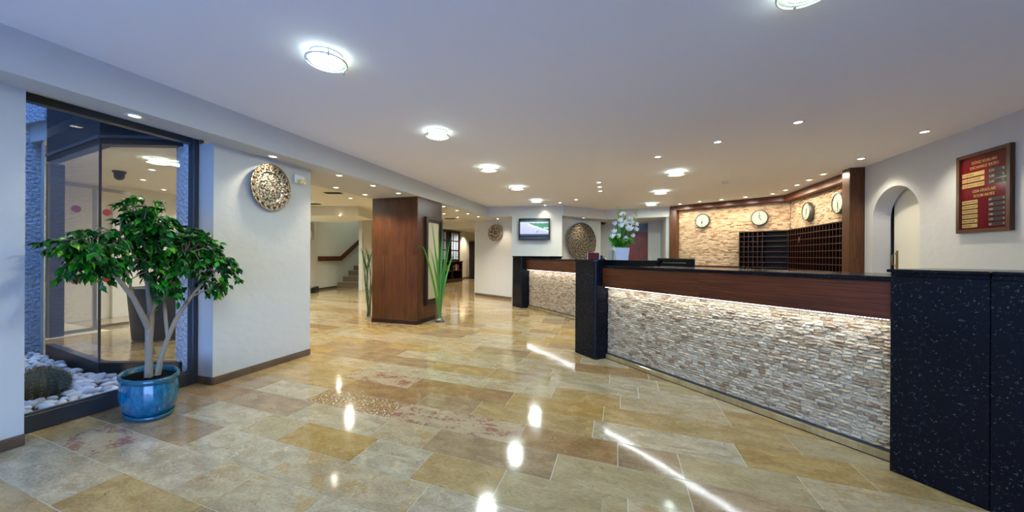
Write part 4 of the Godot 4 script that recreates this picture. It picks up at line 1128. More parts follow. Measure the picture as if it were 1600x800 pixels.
# ------------------------------------------------------------------ lamps
func build_lamps():
	var ord := ["nearest", "second", "third", "fourth", "farthest"]
	var z := [-1.83, -3.30, -4.83, -6.34, -7.95]
	for i in 5: disc_lamp(Vector3(-1.865, CEIL, z[i]), "round glass ceiling lamp, %s in the row along the left beam" % ord[i])
	var q := [[0.862, -2.00, "nearest in the right row, cut by the picture's top edge"], [0.843, -5.88, "second in the right row above the counters"], [0.80, -7.54, "third in the right row above the counters"], [0.76, -9.18, "farthest in the right row, before the soffit"]]
	for k in q: disc_lamp(Vector3(k[0], CEIL, k[1]), "round glass ceiling lamp, " + k[2])
	disc_lamp(Vector3(-6.2, CEIL, -3.17), "round glass ceiling lamp seen through the window above the tree", 0.45)
	disc_lamp(Vector3(-9.0, 2.32, -7.85), "round glass ceiling lamp under the lowered soffit near the stair notices", 2.6)
	disc_lamp(Vector3(-6.7, CEIL, -5.4), "round glass ceiling lamp in the side area left of the column", 2.2)
	disc_lamp(Vector3(-9.6, 4.98, -11.5), "round glass ceiling lamp high over the staircase", 1.6)
	var near := ["first", "second", "third", "fourth", "fifth", "sixth", "seventh", "eighth", "ninth", "tenth", "eleventh"]
	var list := [[1.674, -4.07], [1.081, -4.51], [0.488, -4.96]]
	for i in 3: downlight(Vector3(list[i][0], CEIL, list[i][1]), "recessed downlight over the near counter, %s from the right" % near[i])
	list = [[-0.348, -6.385], [-0.358, -6.80], [-0.367, -7.23]]
	for i in 3: downlight(Vector3(list[i][0], CEIL, list[i][1]), "recessed downlight in the close trio at mid ceiling, %s from the front" % near[i])
	list = [[-0.968, -8.187], [-1.402, -8.534], [-1.844, -8.839]]
	for i in 3: downlight(Vector3(list[i][0], CEIL, list[i][1]), "recessed downlight over the far counter, %s from the right" % near[i], [1.0, 0.7, 0.2][i])
	list = [[3.06, -4.744], [3.09, -5.80], [3.10, -6.71], [3.10, -7.14], [3.11, -7.585], [3.13, -8.10], [3.06, -8.50], [2.66, -8.80], [2.25, -9.04], [1.84, -9.22], [1.46, -9.54]]
	for i in 11: downlight(Vector3(list[i][0], CEIL, list[i][1]), "recessed downlight along the right and stone walls, %s from the front" % near[i], 0.52 if i > 1 else 0.8, Color(1.0, 0.94, 0.83) if i > 1 else Color(1, 0.95, 0.86), 88.0 if i > 1 else 55.0)
	list = [[-3.562, -3.713], [-3.582, -4.402], [-3.60, -5.06], [-3.615, -6.675], [-3.64, -7.373], [-3.65, -8.005], [-3.64, -8.66]]
	for i in 7: downlight(Vector3(list[i][0], SOFF, list[i][1]), "recessed downlight under the dropped beam, right row, %s from the front" % near[i], 0.6)
	list = [[-4.25, -4.366], [-4.25, -5.015], [-4.24, -7.854], [-4.26, -8.668]]
	for i in 4: downlight(Vector3(list[i][0], SOFF, list[i][1]), "recessed downlight under the dropped beam, left row, %s from the front" % near[i], 1.4, Color(1.0, 0.96, 0.89), 62.0)
	downlight(Vector3(-3.56, SOFF, -1.678), "recessed downlight in the beam over the tall window", 0.45)
	downlight(Vector3(-3.575, SOFF, -2.80), "recessed downlight in the beam over the embossed copper plate", 0.6, Color(1.0, 0.95, 0.84), 60.0)
	downlight(Vector3(-3.30, SOFF, -9.27), "recessed downlight in the soffit over the small copper plate", 0.6)
	downlight(Vector3(-0.93, SOFF, -9.65), "recessed downlight in the soffit over the very large copper plate", 0.7)
	downlight(Vector3(-7.22, 2.32, -7.55), "recessed downlight in the lowered soffit before the stairs", 2.5, Color(1.0, 0.96, 0.89), 75.0)
	list = [[-7.05, -3.53], [-8.17, -3.97], [-7.9, -4.5], [-9.0, -4.7], [-9.1, -5.4]]
	for i in 5: downlight(Vector3(list[i][0], CEIL, list[i][1]), "recessed downlight seen through the window, %s from the glass corner" % near[i], 0.7, Color(1.0, 0.96, 0.90))
	list = [[-6.0, -6.6], [-6.4, -11.6], [-6.6, -15.2]]
	for i in 3: downlight(Vector3(list[i][0], CEIL, list[i][1]), ["recessed downlight in the cream ceiling left of the beam", "recessed downlight in the corridor before the header", "recessed downlight in the corridor before the bookcase"][i], [3.0, 4.0, 4.0][i], Color(1.0, 0.96, 0.89), 75.0)
	downlight(Vector3(-7.75, CEIL, -17.2), "recessed downlight washing the wall at the corridor's end", 2.5)
	downlight(Vector3(0.45, CEIL, -10.75), "recessed downlight in the passage before the far wooden door", 0.5)
	# vents and the smoke detector
	for k in 3:
		var v := thing("ceiling_vent", ["narrow dark ceiling vent nearest the beam", "narrow dark ceiling vent half hidden behind the plate wall", "narrow dark ceiling vent in the corridor before the bookcase"][k], "vent", [Vector3(-5.84, CEIL, -5.93), Vector3(-7.61, CEIL, -7.07), Vector3(-5.80, CEIL, -11.2)][k], 0.3)
		var m := MB.new(); m.box(Vector3(0, -0.004, 0), Vector3(0.36, 0.008, 0.16), 0.003); obj("frame", m, M.frame, v)
		for i in 4:
			m = MB.new(); m.box(Vector3(0, -0.012, -0.05 + i * 0.034), Vector3(0.33, 0.01, 0.008), 0.002, Basis(Vector3.RIGHT, 0.5)); obj("slat", m, M.black, v)
	var s := thing("smoke_detector", "round white smoke detector on the ceiling before the stone wall", "smoke detector", Vector3(1.781, CEIL, -6.926))
	var m2 := MB.new(); m2.lathe([Vector2(0, -0.022), Vector2(0.058, -0.02), Vector2(0.062, 0), Vector2(0, 0)], 28, Vector3.ZERO, Basis.IDENTITY, true); obj("base", m2, M.white, s)
	m2 = MB.new(); m2.lathe([Vector2(0, -0.048), Vector2(0.025, -0.046), Vector2(0.045, -0.034), Vector2(0.048, -0.022), Vector2(0, -0.022)], 28); obj("head", m2, M.white, s)

# ------------------------------------------------------------------ pebble garden outside the tall window
func build_garden():
	var A := Vector2(-6.31, -2.22); var B := Vector2(-4.77, -2.0); var E := Vector2(-4.06, -2.256)
	struct("wall_garden", bx(Vector3(-6.95, 0, -2.372), Vector3(-6.75, 7.0, 0.6)), M.stucco, "rough white stucco wall at the back of the pebble garden")
	struct("wall_garden", bx(Vector3(-6.75, CEIL + 0.2, -2.6), Vector3(-6.31, 7.0, -2.20)), M.stucco)
	struct("wall_garden", bx(Vector3(-6.95, 0, 0.5), Vector3(-3.95, 7.0, 0.7)), M.stucco)
	struct("wall_garden", bx(Vector3(-4.16, 0, -2.40), Vector3(-3.985, 2.6, -2.27)), M.stucco, "narrow white stucco strip at the window's right edge")
	struct("wall_garden", bx(Vector3(-3.95, CEIL + 0.2, -2.4), Vector3(-3.70, 7.0, 0.7)), M.stucco)
	struct("ceiling", slab_poly([[A.x, A.y], [B.x, B.y], [E.x, E.y], [-3.95, -2.30], [-3.95, -2.5], [-6.6, -2.5]], CEIL, CEIL + 0.1), M.cream)
	struct("wall_garden", bx(Vector3(-6.31, CEIL + 0.2, -2.6), Vector3(-3.70, 7.0, -2.4)), M.navy)
	# glazed corner with a dark plinth and header
	for k in 2:
		var a: Vector2 = [A, B][k]; var b: Vector2 = [B, E][k]
		var g := Node3D.new(); g.name = "window_%d" % (3 + k); add_child(g); g.set_meta("kind", "structure")
		tag(g, ["left glass wall of the garden's glazed corner", "right glass wall of the garden's glazed corner"][k], "window")
		obj("plinth", wall_line(a, b, 0.0, 0.2, 0.06), M.navy, g)
		obj("header", wall_line(a, b, 2.30, 3.0, 0.08), M.navy, g)
		obj("header_trim", wall_line(a + Vector2(0, 0.012), b + Vector2(0, 0.012), 2.36, 2.39, 0.014), M.frame, g)
		obj("pane", wall_line(a, b, 0.2, 2.30, 0.01), M.tint_glass, g)
		if k == 0: obj("corner_joint", bx(Vector3(B.x - 0.006, 0.2, B.y - 0.012), Vector3(B.x + 0.006, 2.3, B.y + 0.004)), M.frame, g)
	# pebbles
	struct("ground", slab_poly([[-3.985, -2.27], [-3.985, 0.4], [-6.75, 0.4], [-6.75, -2.2], [A.x, A.y + 0.01], [B.x, B.y + 0.01], [E.x, E.y + 0.01]], -0.003, 0.055), M.mortar, "bed under the white pebbles")
	var meshes := []
	for v in 5:
		var n := noise(400 + v, 0.9, 2)
		var m := MB.new()
		var pr := []
		m.smooth(1)
		var gridp := []
		for i in 7:
			var row := []
			for j in 10:
				var th := -PI / 2 + PI * i / 6; var ph := TAU * j / 10
				var q := Vector3(cos(th) * cos(ph), sin(th), cos(th) * sin(ph))
				q *= 1.0 + 0.28 * n.get_noise_3dv(q * 1.4)
				row.append(Vector3(q.x * 0.5, q.y * 0.33, q.z * 0.38))
			gridp.append(row)
		for i in 6:
			for j in 10:
				var j2 := (j + 1) % 10
				m.quad(gridp[i][j], gridp[i + 1][j], gridp[i + 1][j2], gridp[i][j2])
		meshes.append(m.done())
	var poly := PackedVector2Array([Vector2(-4.02, -2.2), Vector2(-4.02, -0.75), Vector2(-6.7, -0.75), Vector2(-6.7, -2.15), A + Vector2(0, 0.04), B + Vector2(-0.02, 0.05), E + Vector2(0, 0.05)])
	var spots := []
	var tries := 0
	while spots.size() < 620 and tries < 30000:
		tries += 1
		var p := Vector2(rng.randf_range(-6.7, -4.02), rng.randf_range(-2.25, -0.75))
		if not Geometry2D.is_point_in_polygon(p, poly): continue
		if p.distance_to(Vector2(-4.515, -1.56)) < 0.17: continue
		var ok := true
		for q in spots:
			if p.distance_squared_to(q) < 0.0030: ok = false; break
		if ok: spots.append(p)
	spots.sort_custom(func(a, b): return a.length() + 0.9 * absf(a.y + 1.75) < b.length() + 0.9 * absf(b.y + 1.75))
	var rest := MB.new()
	rest.smooth(1)
	var single := 0
	for i in spots.size():
		var s := rng.randf_range(0.065, 0.105)
		var bs := Basis.from_euler(Vector3(rng.randf_range(-0.5, 0.5), rng.randf() * TAU, rng.randf_range(-0.4, 0.4))).scaled(Vector3(s, s * rng.randf_range(0.8, 1.1), s))
		var at := Vector3(spots[i].x, 0.055 + s * 0.22 + rng.randf() * 0.018, spots[i].y)
		var seen: bool = spots[i].y < -1.2 and spots[i].y < -1.2 + (spots[i].x + 3.9) * 0.33 + 0.05
		if seen and single < 290:
			var o := obj("pebble", meshes[i % 5], M.pebble[rng.randi() % 4], self)
			o.transform = Transform3D(bs, at)
			tag(o, "smooth white pebble in the garden bed behind the tall window", "pebble", "white pebbles in the garden bed")
			single += 1
		else:
			rest.st.append_from(meshes[i % 5], 0, Transform3D(bs, at))
	var r := obj("pebble_bed", rest.st.commit(), M.pebble[0], self)
	r.set_meta("kind", "stuff")
	tag(r, "farther white pebbles of the garden bed round the glass corner", "pebbles")
	# barrel cactus
	var t := thing("barrel_cactus", "round ribbed barrel cactus among the white pebbles at the window's left", "cactus", Vector3(-4.515, 0.05, -1.56))
	var m := MB.new()
	m.smooth(1)
	var nr := 22
	var P := func(i: int, j: int) -> Vector3:
		var th := -PI / 2 + PI * i / 12
		var ph := TAU * j / (nr * 4)
		var r2 := cos(th) * (0.148 + 0.017 * cos(ph * nr))
		return Vector3(r2 * cos(ph), 0.125 + 0.125 * sin(th), r2 * sin(ph))
	for i in 12:
		for j in nr * 4:
			m.quad(P.call(i, j), P.call(i + 1, j), P.call(i + 1, j + 1), P.call(i, j + 1))
	obj("body", m, M.cactus, t)
	m = MB.new()
	for j in nr:
		var ph := TAU * j / nr
		for i in range(2, 15):
			var th := -PI / 2 + PI * (i + 0.5) / 15
			var c := Vector3(cos(th) * 0.164 * cos(ph), 0.125 + 0.130 * sin(th), cos(th) * 0.164 * sin(ph))
			var out := Vector3(cos(th) * cos(ph), sin(th), cos(th) * sin(ph))
			for k in 9:
				var dir := (out + Vector3(rng.randf_range(-0.9, 0.9), rng.randf_range(-0.7, 0.9), rng.randf_range(-0.9, 0.9))).normalized() * rng.randf_range(0.022, 0.038)
				var side := dir.cross(Vector3(0.3, 1, 0.2)).normalized() * 0.0014
				m.tri(c - side, c + side, c + dir); m.tri(c + side, c - side, c + dir)
	var sp := obj("spines", m, M.spine, t)
	sp.set_meta("kind", "stuff")

# ------------------------------------------------------------------ weeping fig in the blue pot
func leaf_mesh(l: float, w: float, droop: float, fold: float) -> ArrayMesh:
	var m := MB.new()
	m.smooth(1)
	var ws := [0.05, 0.62, 1.0, 0.92, 0.55, 0.16, 0.0]
	var mid := []; var lf := []; var rt := []
	for i in 7:
		var t := i / 6.0
		var c := Vector3(0, -droop * l * t * t, l * t)
		mid.append(c)
		lf.append(c + Vector3(-ws[i] * w / 2, fold * ws[i] * w / 2, 0))
		rt.append(c + Vector3(ws[i] * w / 2, fold * ws[i] * w / 2, 0))
	for i in 6:
		m.quad(mid[i], rt[i], rt[i + 1], mid[i + 1])
		m.quad(lf[i], mid[i], mid[i + 1], lf[i + 1])
	return m.done()

func build_ficus():
	var O := Vector3(-3.525, 0, -1.757)
	var t := thing("potted_fig_tree", "weeping fig tree in an oval glazed blue pot before the tall window", "potted tree", O)
	var th := 0.24
	var bs := Basis(Vector3.UP, -th)
	# the oval glazed pot and its saucer
	var m := MB.new()
	m.lathe([Vector2(0, 0.018), Vector2(0.70, 0.018), Vector2(0.80, 0.03), Vector2(0.95, 0.085), Vector2(1.02, 0.155), Vector2(1.0, 0.225), Vector2(0.95, 0.268), Vector2(0.945, 0.276)], 64, Vector3.ZERO, bs, false, 0.268, 0.158); obj("pot", m, M.pot, t)
	m = MB.new()
	m.lathe([Vector2(0.945, 0.272), Vector2(1.01, 0.280), Vector2(1.035, 0.295), Vector2(1.03, 0.311), Vector2(0.995, 0.319), Vector2(0.935, 0.317), Vector2(0.90, 0.305), Vector2(0.88, 0.26)], 64, Vector3.ZERO, bs, false, 0.268, 0.160); obj("rim", m, M.pot_rim, t)
	m = MB.new()
	m.lathe([Vector2(0, 0.0), Vector2(0.90, 0.0), Vector2(0.98, 0.008), Vector2(1.0, 0.03), Vector2(0.97, 0.036), Vector2(0.90, 0.028), Vector2(0, 0.017)], 64, Vector3.ZERO, bs, false, 0.240, 0.138); obj("saucer", m, M.pot_rim, t)
	m = MB.new()
	var sn := noise(90, 9.0, 3)
	for i in 24:
		for k in 6:
			var S := func(a: int, b: int) -> Vector3:
				var r := b / 6.0 * 0.895; var q := -TAU * a / 24
				var p := Vector3(cos(q) * r * 0.268, 0, sin(q) * r * 0.160)
				return bs * (p + Vector3(0, 0.283 + 0.012 * sn.get_noise_2d(p.x * 8.0, p.z * 8.0), 0))
			m.smooth(1)
			m.quad(S.call(i, k), S.call(i, k + 1), S.call(i + 1, k + 1), S.call(i + 1, k))
	obj("soil", m, M.soil, t)
	# trunks and boughs: a runs along the wall, y up, d towards the room
	var V := func(a: float, y: float, d: float) -> Vector3: return Vector3(d, y, -a)
	var limbs := [
		[V.call(-0.003, 0.27, 0.0), V.call(-0.006, 0.42, 0.006), V.call(-0.004, 0.56, 0.0), V.call(-0.005, 0.68, 0.0)], [0.028, 0.023, 0.022, 0.023],
		[V.call(-0.005, 0.66, 0.0), V.call(-0.06, 0.78, 0.03), V.call(-0.12, 0.92, 0.05), V.call(-0.22, 1.09, 0.06), V.call(-0.33, 1.20, 0.05)], [0.020, 0.018, 0.016, 0.013, 0.007],
		[V.call(-0.005, 0.66, 0.0), V.call(0.01, 0.80, -0.01), V.call(0.005, 0.95, -0.03), V.call(-0.01, 1.15, -0.03), V.call(-0.05, 1.42, 0.0)], [0.021, 0.018, 0.015, 0.012, 0.006],
		[V.call(0.01, 0.80, -0.01), V.call(0.08, 0.92, 0.03), V.call(0.13, 1.05, 0.06), V.call(0.18, 1.25, 0.08)], [0.014, 0.012, 0.009, 0.005],
		[V.call(0.042, 0.27, 0.012), V.call(0.052, 0.40, 0.03), V.call(0.09, 0.55, 0.035), V.call(0.15, 0.71, 0.03), V.call(0.26, 0.88, 0.02), V.call(0.36, 1.02, 0.03), V.call(0.47, 1.14, 0.04)], [0.022, 0.018, 0.016, 0.015, 0.013, 0.010, 0.006],
		[V.call(0.095, 0.58, 0.035), V.call(0.10, 0.72, 0.0), V.call(0.11, 0.90, -0.04), V.call(0.20, 1.12, -0.05), V.call(0.28, 1.30, -0.03)], [0.012, 0.012, 0.011, 0.009, 0.005],
		[V.call(0.035, 0.45, 0.0), V.call(0.02, 0.55, -0.02), V.call(0.04, 0.72, -0.04), V.call(0.06, 0.95, -0.05)], [0.010, 0.010, 0.010, 0.007],
		[V.call(-0.12, 0.92, 0.05), V.call(-0.13, 1.05, 0.02), V.call(-0.16, 1.25, 0.0), V.call(-0.18, 1.38, 0.02)], [0.009, 0.008, 0.006, 0.004],
		[V.call(0.26, 0.88, 0.02), V.call(0.33, 0.93, 0.07), V.call(0.44, 0.97, 0.10)], [0.008, 0.006, 0.004],
	]
	var nodes := []
	for i in range(0, limbs.size(), 2):
		m = MB.new(); m.tube(limbs[i], limbs[i + 1], 10)
		obj("trunk" if i in [0, 8] else "branch", m, M.bark, t)
		for q in limbs[i]:
			if q.y > 0.85: nodes.append(q)
		for j in limbs[i].size() - 1:
			var q: Vector3 = (limbs[i][j] + limbs[i][j + 1]) * 0.5
			if q.y > 0.85: nodes.append(q)
	# crown: twig tips in lobes, leaves hung along the twigs
	var lobes := [[-0.35, 1.32, 0.14, 0.17, 30], [-0.43, 1.34, 0.07, 0.09, 9], [-0.34, 1.16, 0.13, 0.09, 14], [-0.20, 1.28, 0.14, 0.17, 26], [-0.05, 1.55, 0.15, 0.15, 42], [-0.02, 1.38, 0.17, 0.15, 34], [0.08, 1.20, 0.18, 0.19, 34], [0.12, 1.00, 0.13, 0.11, 14], [0.22, 1.36, 0.16, 0.18, 34], [0.36, 1.24, 0.17, 0.18, 36], [0.52, 1.16, 0.10, 0.15, 14], [0.44, 0.99, 0.12, 0.08, 14]]
	var twigs := MB.new()
	var leaves := []
	for lb in lobes:
		for k in lb[4]:
			var q := Vector3(rng.randfn(0, 0.5), rng.randfn(0, 0.5), rng.randfn(0, 0.5))
			if q.length() > 1.0: q = q.normalized() * rng.randf_range(0.75, 1.0)
			var tip: Vector3 = V.call(lb[0] + q.x * lb[2], lb[1] + q.y * lb[3], q.z * 0.20 + 0.03)
			tip.x = clampf(tip.x, -0.24 if tip.z > -0.36 else -0.06, 0.32)
			var best: Vector3 = nodes[0]
			for nd in nodes:
				if nd.distance_to(tip) + maxf(0, nd.y - tip.y) * 0.8 < best.distance_to(tip) + maxf(0, best.y - tip.y) * 0.8: best = nd
			var mid := best.lerp(tip, 0.55) + Vector3(rng.randf_range(-0.03, 0.03), 0.04, rng.randf_range(-0.03, 0.03))
			var end := tip + (tip - mid).normalized() * 0.05 + Vector3(0, -0.045, 0)
			var path := [best, mid, tip, end]
			twigs.tube(path, [0.0045, 0.0035, 0.0022, 0.0012], 5, false)
			for j in 12:
				var s := rng.randf_range(0.35, 1.0) if j < 10 else 1.0
				var p := mid.lerp(tip, (s - 0.35) / 0.4) if s < 0.75 else tip.lerp(end, (s - 0.75) / 0.25)
				var out := Vector3(rng.randfn(), rng.randfn() * 0.35 - 0.75, rng.randfn()) + (end - mid).normalized() * 0.9 + Vector3(0.25, 0, 0.12)
				leaves.append([p, out.normalized()])
	var tw := obj("twigs", twigs, M.bark, t); tw.set_meta("kind", "stuff")
	var lm := [leaf_mesh(0.066, 0.034, 0.25, 0.22), leaf_mesh(0.060, 0.031, 0.45, 0.30), leaf_mesh(0.072, 0.035, 0.10, 0.12)]
	leaves.sort_custom(func(a, b): return a[0].dot(Vector3(0.9, 0, 0.42)) > b[0].dot(Vector3(0.9, 0, 0.42)))
	var rest := MB.new()
	for i in leaves.size():
		var p: Vector3 = leaves[i][0]; var f: Vector3 = leaves[i][1]
		var up := Vector3(rng.randfn() * 0.4, 1.0, rng.randfn() * 0.4)
		var x := up.cross(f).normalized(); var y := f.cross(x).normalized()
		var sc := rng.randf_range(0.75, 1.15)
		var tr := Transform3D(Basis(x * sc, y * sc, f * sc), p)
		var roll := rng.randf()
		var c := 0 if roll < 0.45 else (1 if roll < 0.78 else (2 if roll < 0.94 else 3))
		if i < 300:
			var o := obj("leaf", lm[i % 3], M.leaf[c], t)
			o.transform = tr
		else:
			for s in 1:
				var am: ArrayMesh = lm[i % 3]
				var ar := am.surface_get_arrays(0)
				var vs: PackedVector3Array = ar[Mesh.ARRAY_VERTEX]; var ns: PackedVector3Array = ar[Mesh.ARRAY_NORMAL]; var ix: PackedInt32Array = ar[Mesh.ARRAY_INDEX]
				rest.st.set_color(M.leaf[c].albedo_color.srgb_to_linear())
				for j in ix:
					rest.st.set_normal((tr.basis * ns[j]).normalized()); rest.st.add_vertex(tr * vs[j])
	rest.st.index()
	var fo := obj("foliage", rest.st.commit(), M.foliage, t)
	fo.set_meta("kind", "stuff")

# ------------------------------------------------------------------ glass vases by the column
func blade(pts: Array, w: float) -> MB:
	# a long tapering leaf with a folded midrib, bent through pts
	var m := MB.new()
	m.smooth(1)
	var n := 14
	var cv := Curve3D.new()
	for i in pts.size():
		var tan: Vector3 = (pts[mini(i + 1, pts.size() - 1)] - pts[maxi(i - 1, 0)]) * 0.22
		cv.add_point(pts[i], -tan, tan)
	var L := cv.get_baked_length()
	var rows := []
	for i in n + 1:
		var t := float(i) / n
		var p := cv.sample_baked(L * t)
		var d := (cv.sample_baked(minf(L, L * t + 0.01)) - cv.sample_baked(maxf(0, L * t - 0.01))).normalized()
		var side := d.cross(Vector3(0.30, 0.1, 0.95)).normalized()
		var nrm := side.cross(d).normalized()
		var ww := w * (0.55 + 0.45 * sin(minf(t * 2.2, 1.0) * PI / 2)) * (1.0 - pow(t, 3.0)) + 0.001
		rows.append([p - side * ww / 2 + nrm * ww * 0.18, p, p + side * ww / 2 + nrm * ww * 0.18])
	for i in n:
		for k in 2:
			m.quad(rows[i][k], rows[i][k + 1], rows[i + 1][k + 1], rows[i + 1][k])
	return m

func square_vase(label: String, at: Vector3, turn: float, s: float, h: float):
	var t := thing("glass_vase", label, "vase", at, turn)
	obj("base", bx(Vector3(-s, 0, -s), Vector3(s, 0.018, s), 0.003), M.clear, t)
	obj("side", bx(Vector3(-s, 0.018, s - 0.008), Vector3(s, h, s)), M.glass, t)
	obj("side", bx(Vector3(-s, 0.018, -s), Vector3(s, h, -s + 0.008)), M.glass, t)
	obj("side", bx(Vector3(-s, 0.018, -s + 0.008), Vector3(-s + 0.008, h, s - 0.008)), M.glass, t)
	obj("side", bx(Vector3(s - 0.008, 0.018, -s + 0.008), Vector3(s, h, s - 0.008)), M.glass, t)
	var m := MB.new()
	for i in 70:
		m.col([Color(0.7, 0.68, 0.62), Color(0.05, 0.05, 0.05), Color(0.35, 0.32, 0.28)][rng.randi() % 3])
		m.sphere(Vector3(rng.randf_range(-s + 0.025, s - 0.025), 0.03 + rng.randf() * 0.03, rng.randf_range(-s + 0.025, s - 0.025)), Vector3(0.014, 0.010, 0.012), 7, 5)
	var o := obj("gravel", m, M.stone_plain, t)
	o.set_meta("kind", "stuff")

func build_vases():
	M.stone_plain = mat(Color.WHITE, 0.5); M.stone_plain.vertex_color_use_as_albedo = true
	var at := Vector3(-3.215, 0, -5.83)
	square_vase("tall square glass vase with pebbles at the column's mirror side", at, 0.5, 0.082, 0.52)
	var R := Vector3(0.9553, 0, -0.2954); var D := Vector3(0.2954, 0, 0.9553)
	var t := thing("blade_leaves", "bright green long blade leaves standing in the vase by the mirror", "plant", at)
	var tips := [[-0.15, 1.93, 0.12, 0], [-0.05, 1.78, -0.04, 0], [-0.34, 1.34, 0.46, 1], [0.15, 1.52, 0.03, 0], [0.40, 1.16, 0.05, 1], [0.02, 1.62, 0.0, 0], [0.10, 1.38, -0.05, 0], [-0.10, 1.52, 0.08, 0], [0.24, 1.33, -0.02, 0], [-0.17, 1.40, 0.10, 0], [0.06, 1.72, 0.07, 0], [-0.03, 1.25, 0.1, 0], [0.19, 1.62, -0.06, 0]]
	for q in tips:
		var b := R * rng.randf_range(-0.025, 0.025) + D * rng.randf_range(-0.025, 0.025) + Vector3(0, 0.06, 0)
		var tip: Vector3 = R * q[0] + D * q[2] + Vector3(0, q[1], 0)
		var pts := [b, b.lerp(tip, 0.30) + Vector3(-R.x * q[0] * 0.18, 0.05, 0), b.lerp(tip, 0.62) + Vector3(-R.x * q[0] * 0.14, 0.07, 0), tip]
		if q[3]:
			pts = [b, b.lerp(tip, 0.4) + Vector3(-R.x * q[0] * 0.2, 0.18, 0), tip + Vector3(-R.x * q[0] * 0.42, 0.10, 0), tip + Vector3(-R.x * q[0] * 0.14, 0.055, 0), tip]
		obj("leaf", blade(pts, rng.randf_range(0.034, 0.046)), M.reed, t)
	at = Vector3(-4.715, 0, -5.70)
	square_vase("tall square glass vase on the stair side of the column", at, 0.3, 0.06, 0.62)
	t = thing("cane_stems", "dark green jointed cane stems standing in the vase left of the column", "plant", at)
	tips = [[-0.14, 1.70, 0.0], [0.03, 1.88, -0.05], [-0.07, 1.30, 0.04], [-0.02, 1.25, 0.0], [0.02, 1.32, 0.05], [0.06, 1.2, -0.03], [-0.05, 1.12, -0.04], [0.08, 1.36, 0.02]]
	for i in tips.size():
		var q: Array = tips[i]
		var b := R * rng.randf_range(-0.03, 0.03) + D * rng.randf_range(-0.03, 0.03) + Vector3(0, 0.06, 0)
		var tip: Vector3 = R * q[0] + D * q[2] + Vector3(0, q[1], 0)
		var m := MB.new()
		var pts := []; var rd := []
		var n := 12
		for k in n + 1:
			pts.append(b.lerp(tip, k / float(n)) + R * 0.03 * sin(PI * k / n) * (1 if i % 2 else -1))
			rd.append((0.012 if i > 1 else 0.007) * (1.0 - 0.5 * k / n) * (1.25 if k % 2 else 0.9))
		m.tube(pts, rd, 7)
		obj("stem", m, M.reed_dark, t)
		if i > 1:
			obj("leaf", blade([tip - Vector3(0, 0.25, 0), tip + R * 0.05 * (1 if i % 2 else -1), tip + R * 0.09 * (1 if i % 2 else -1) + Vector3(0, 0.10, 0)], 0.03), M.reed_dark, t)

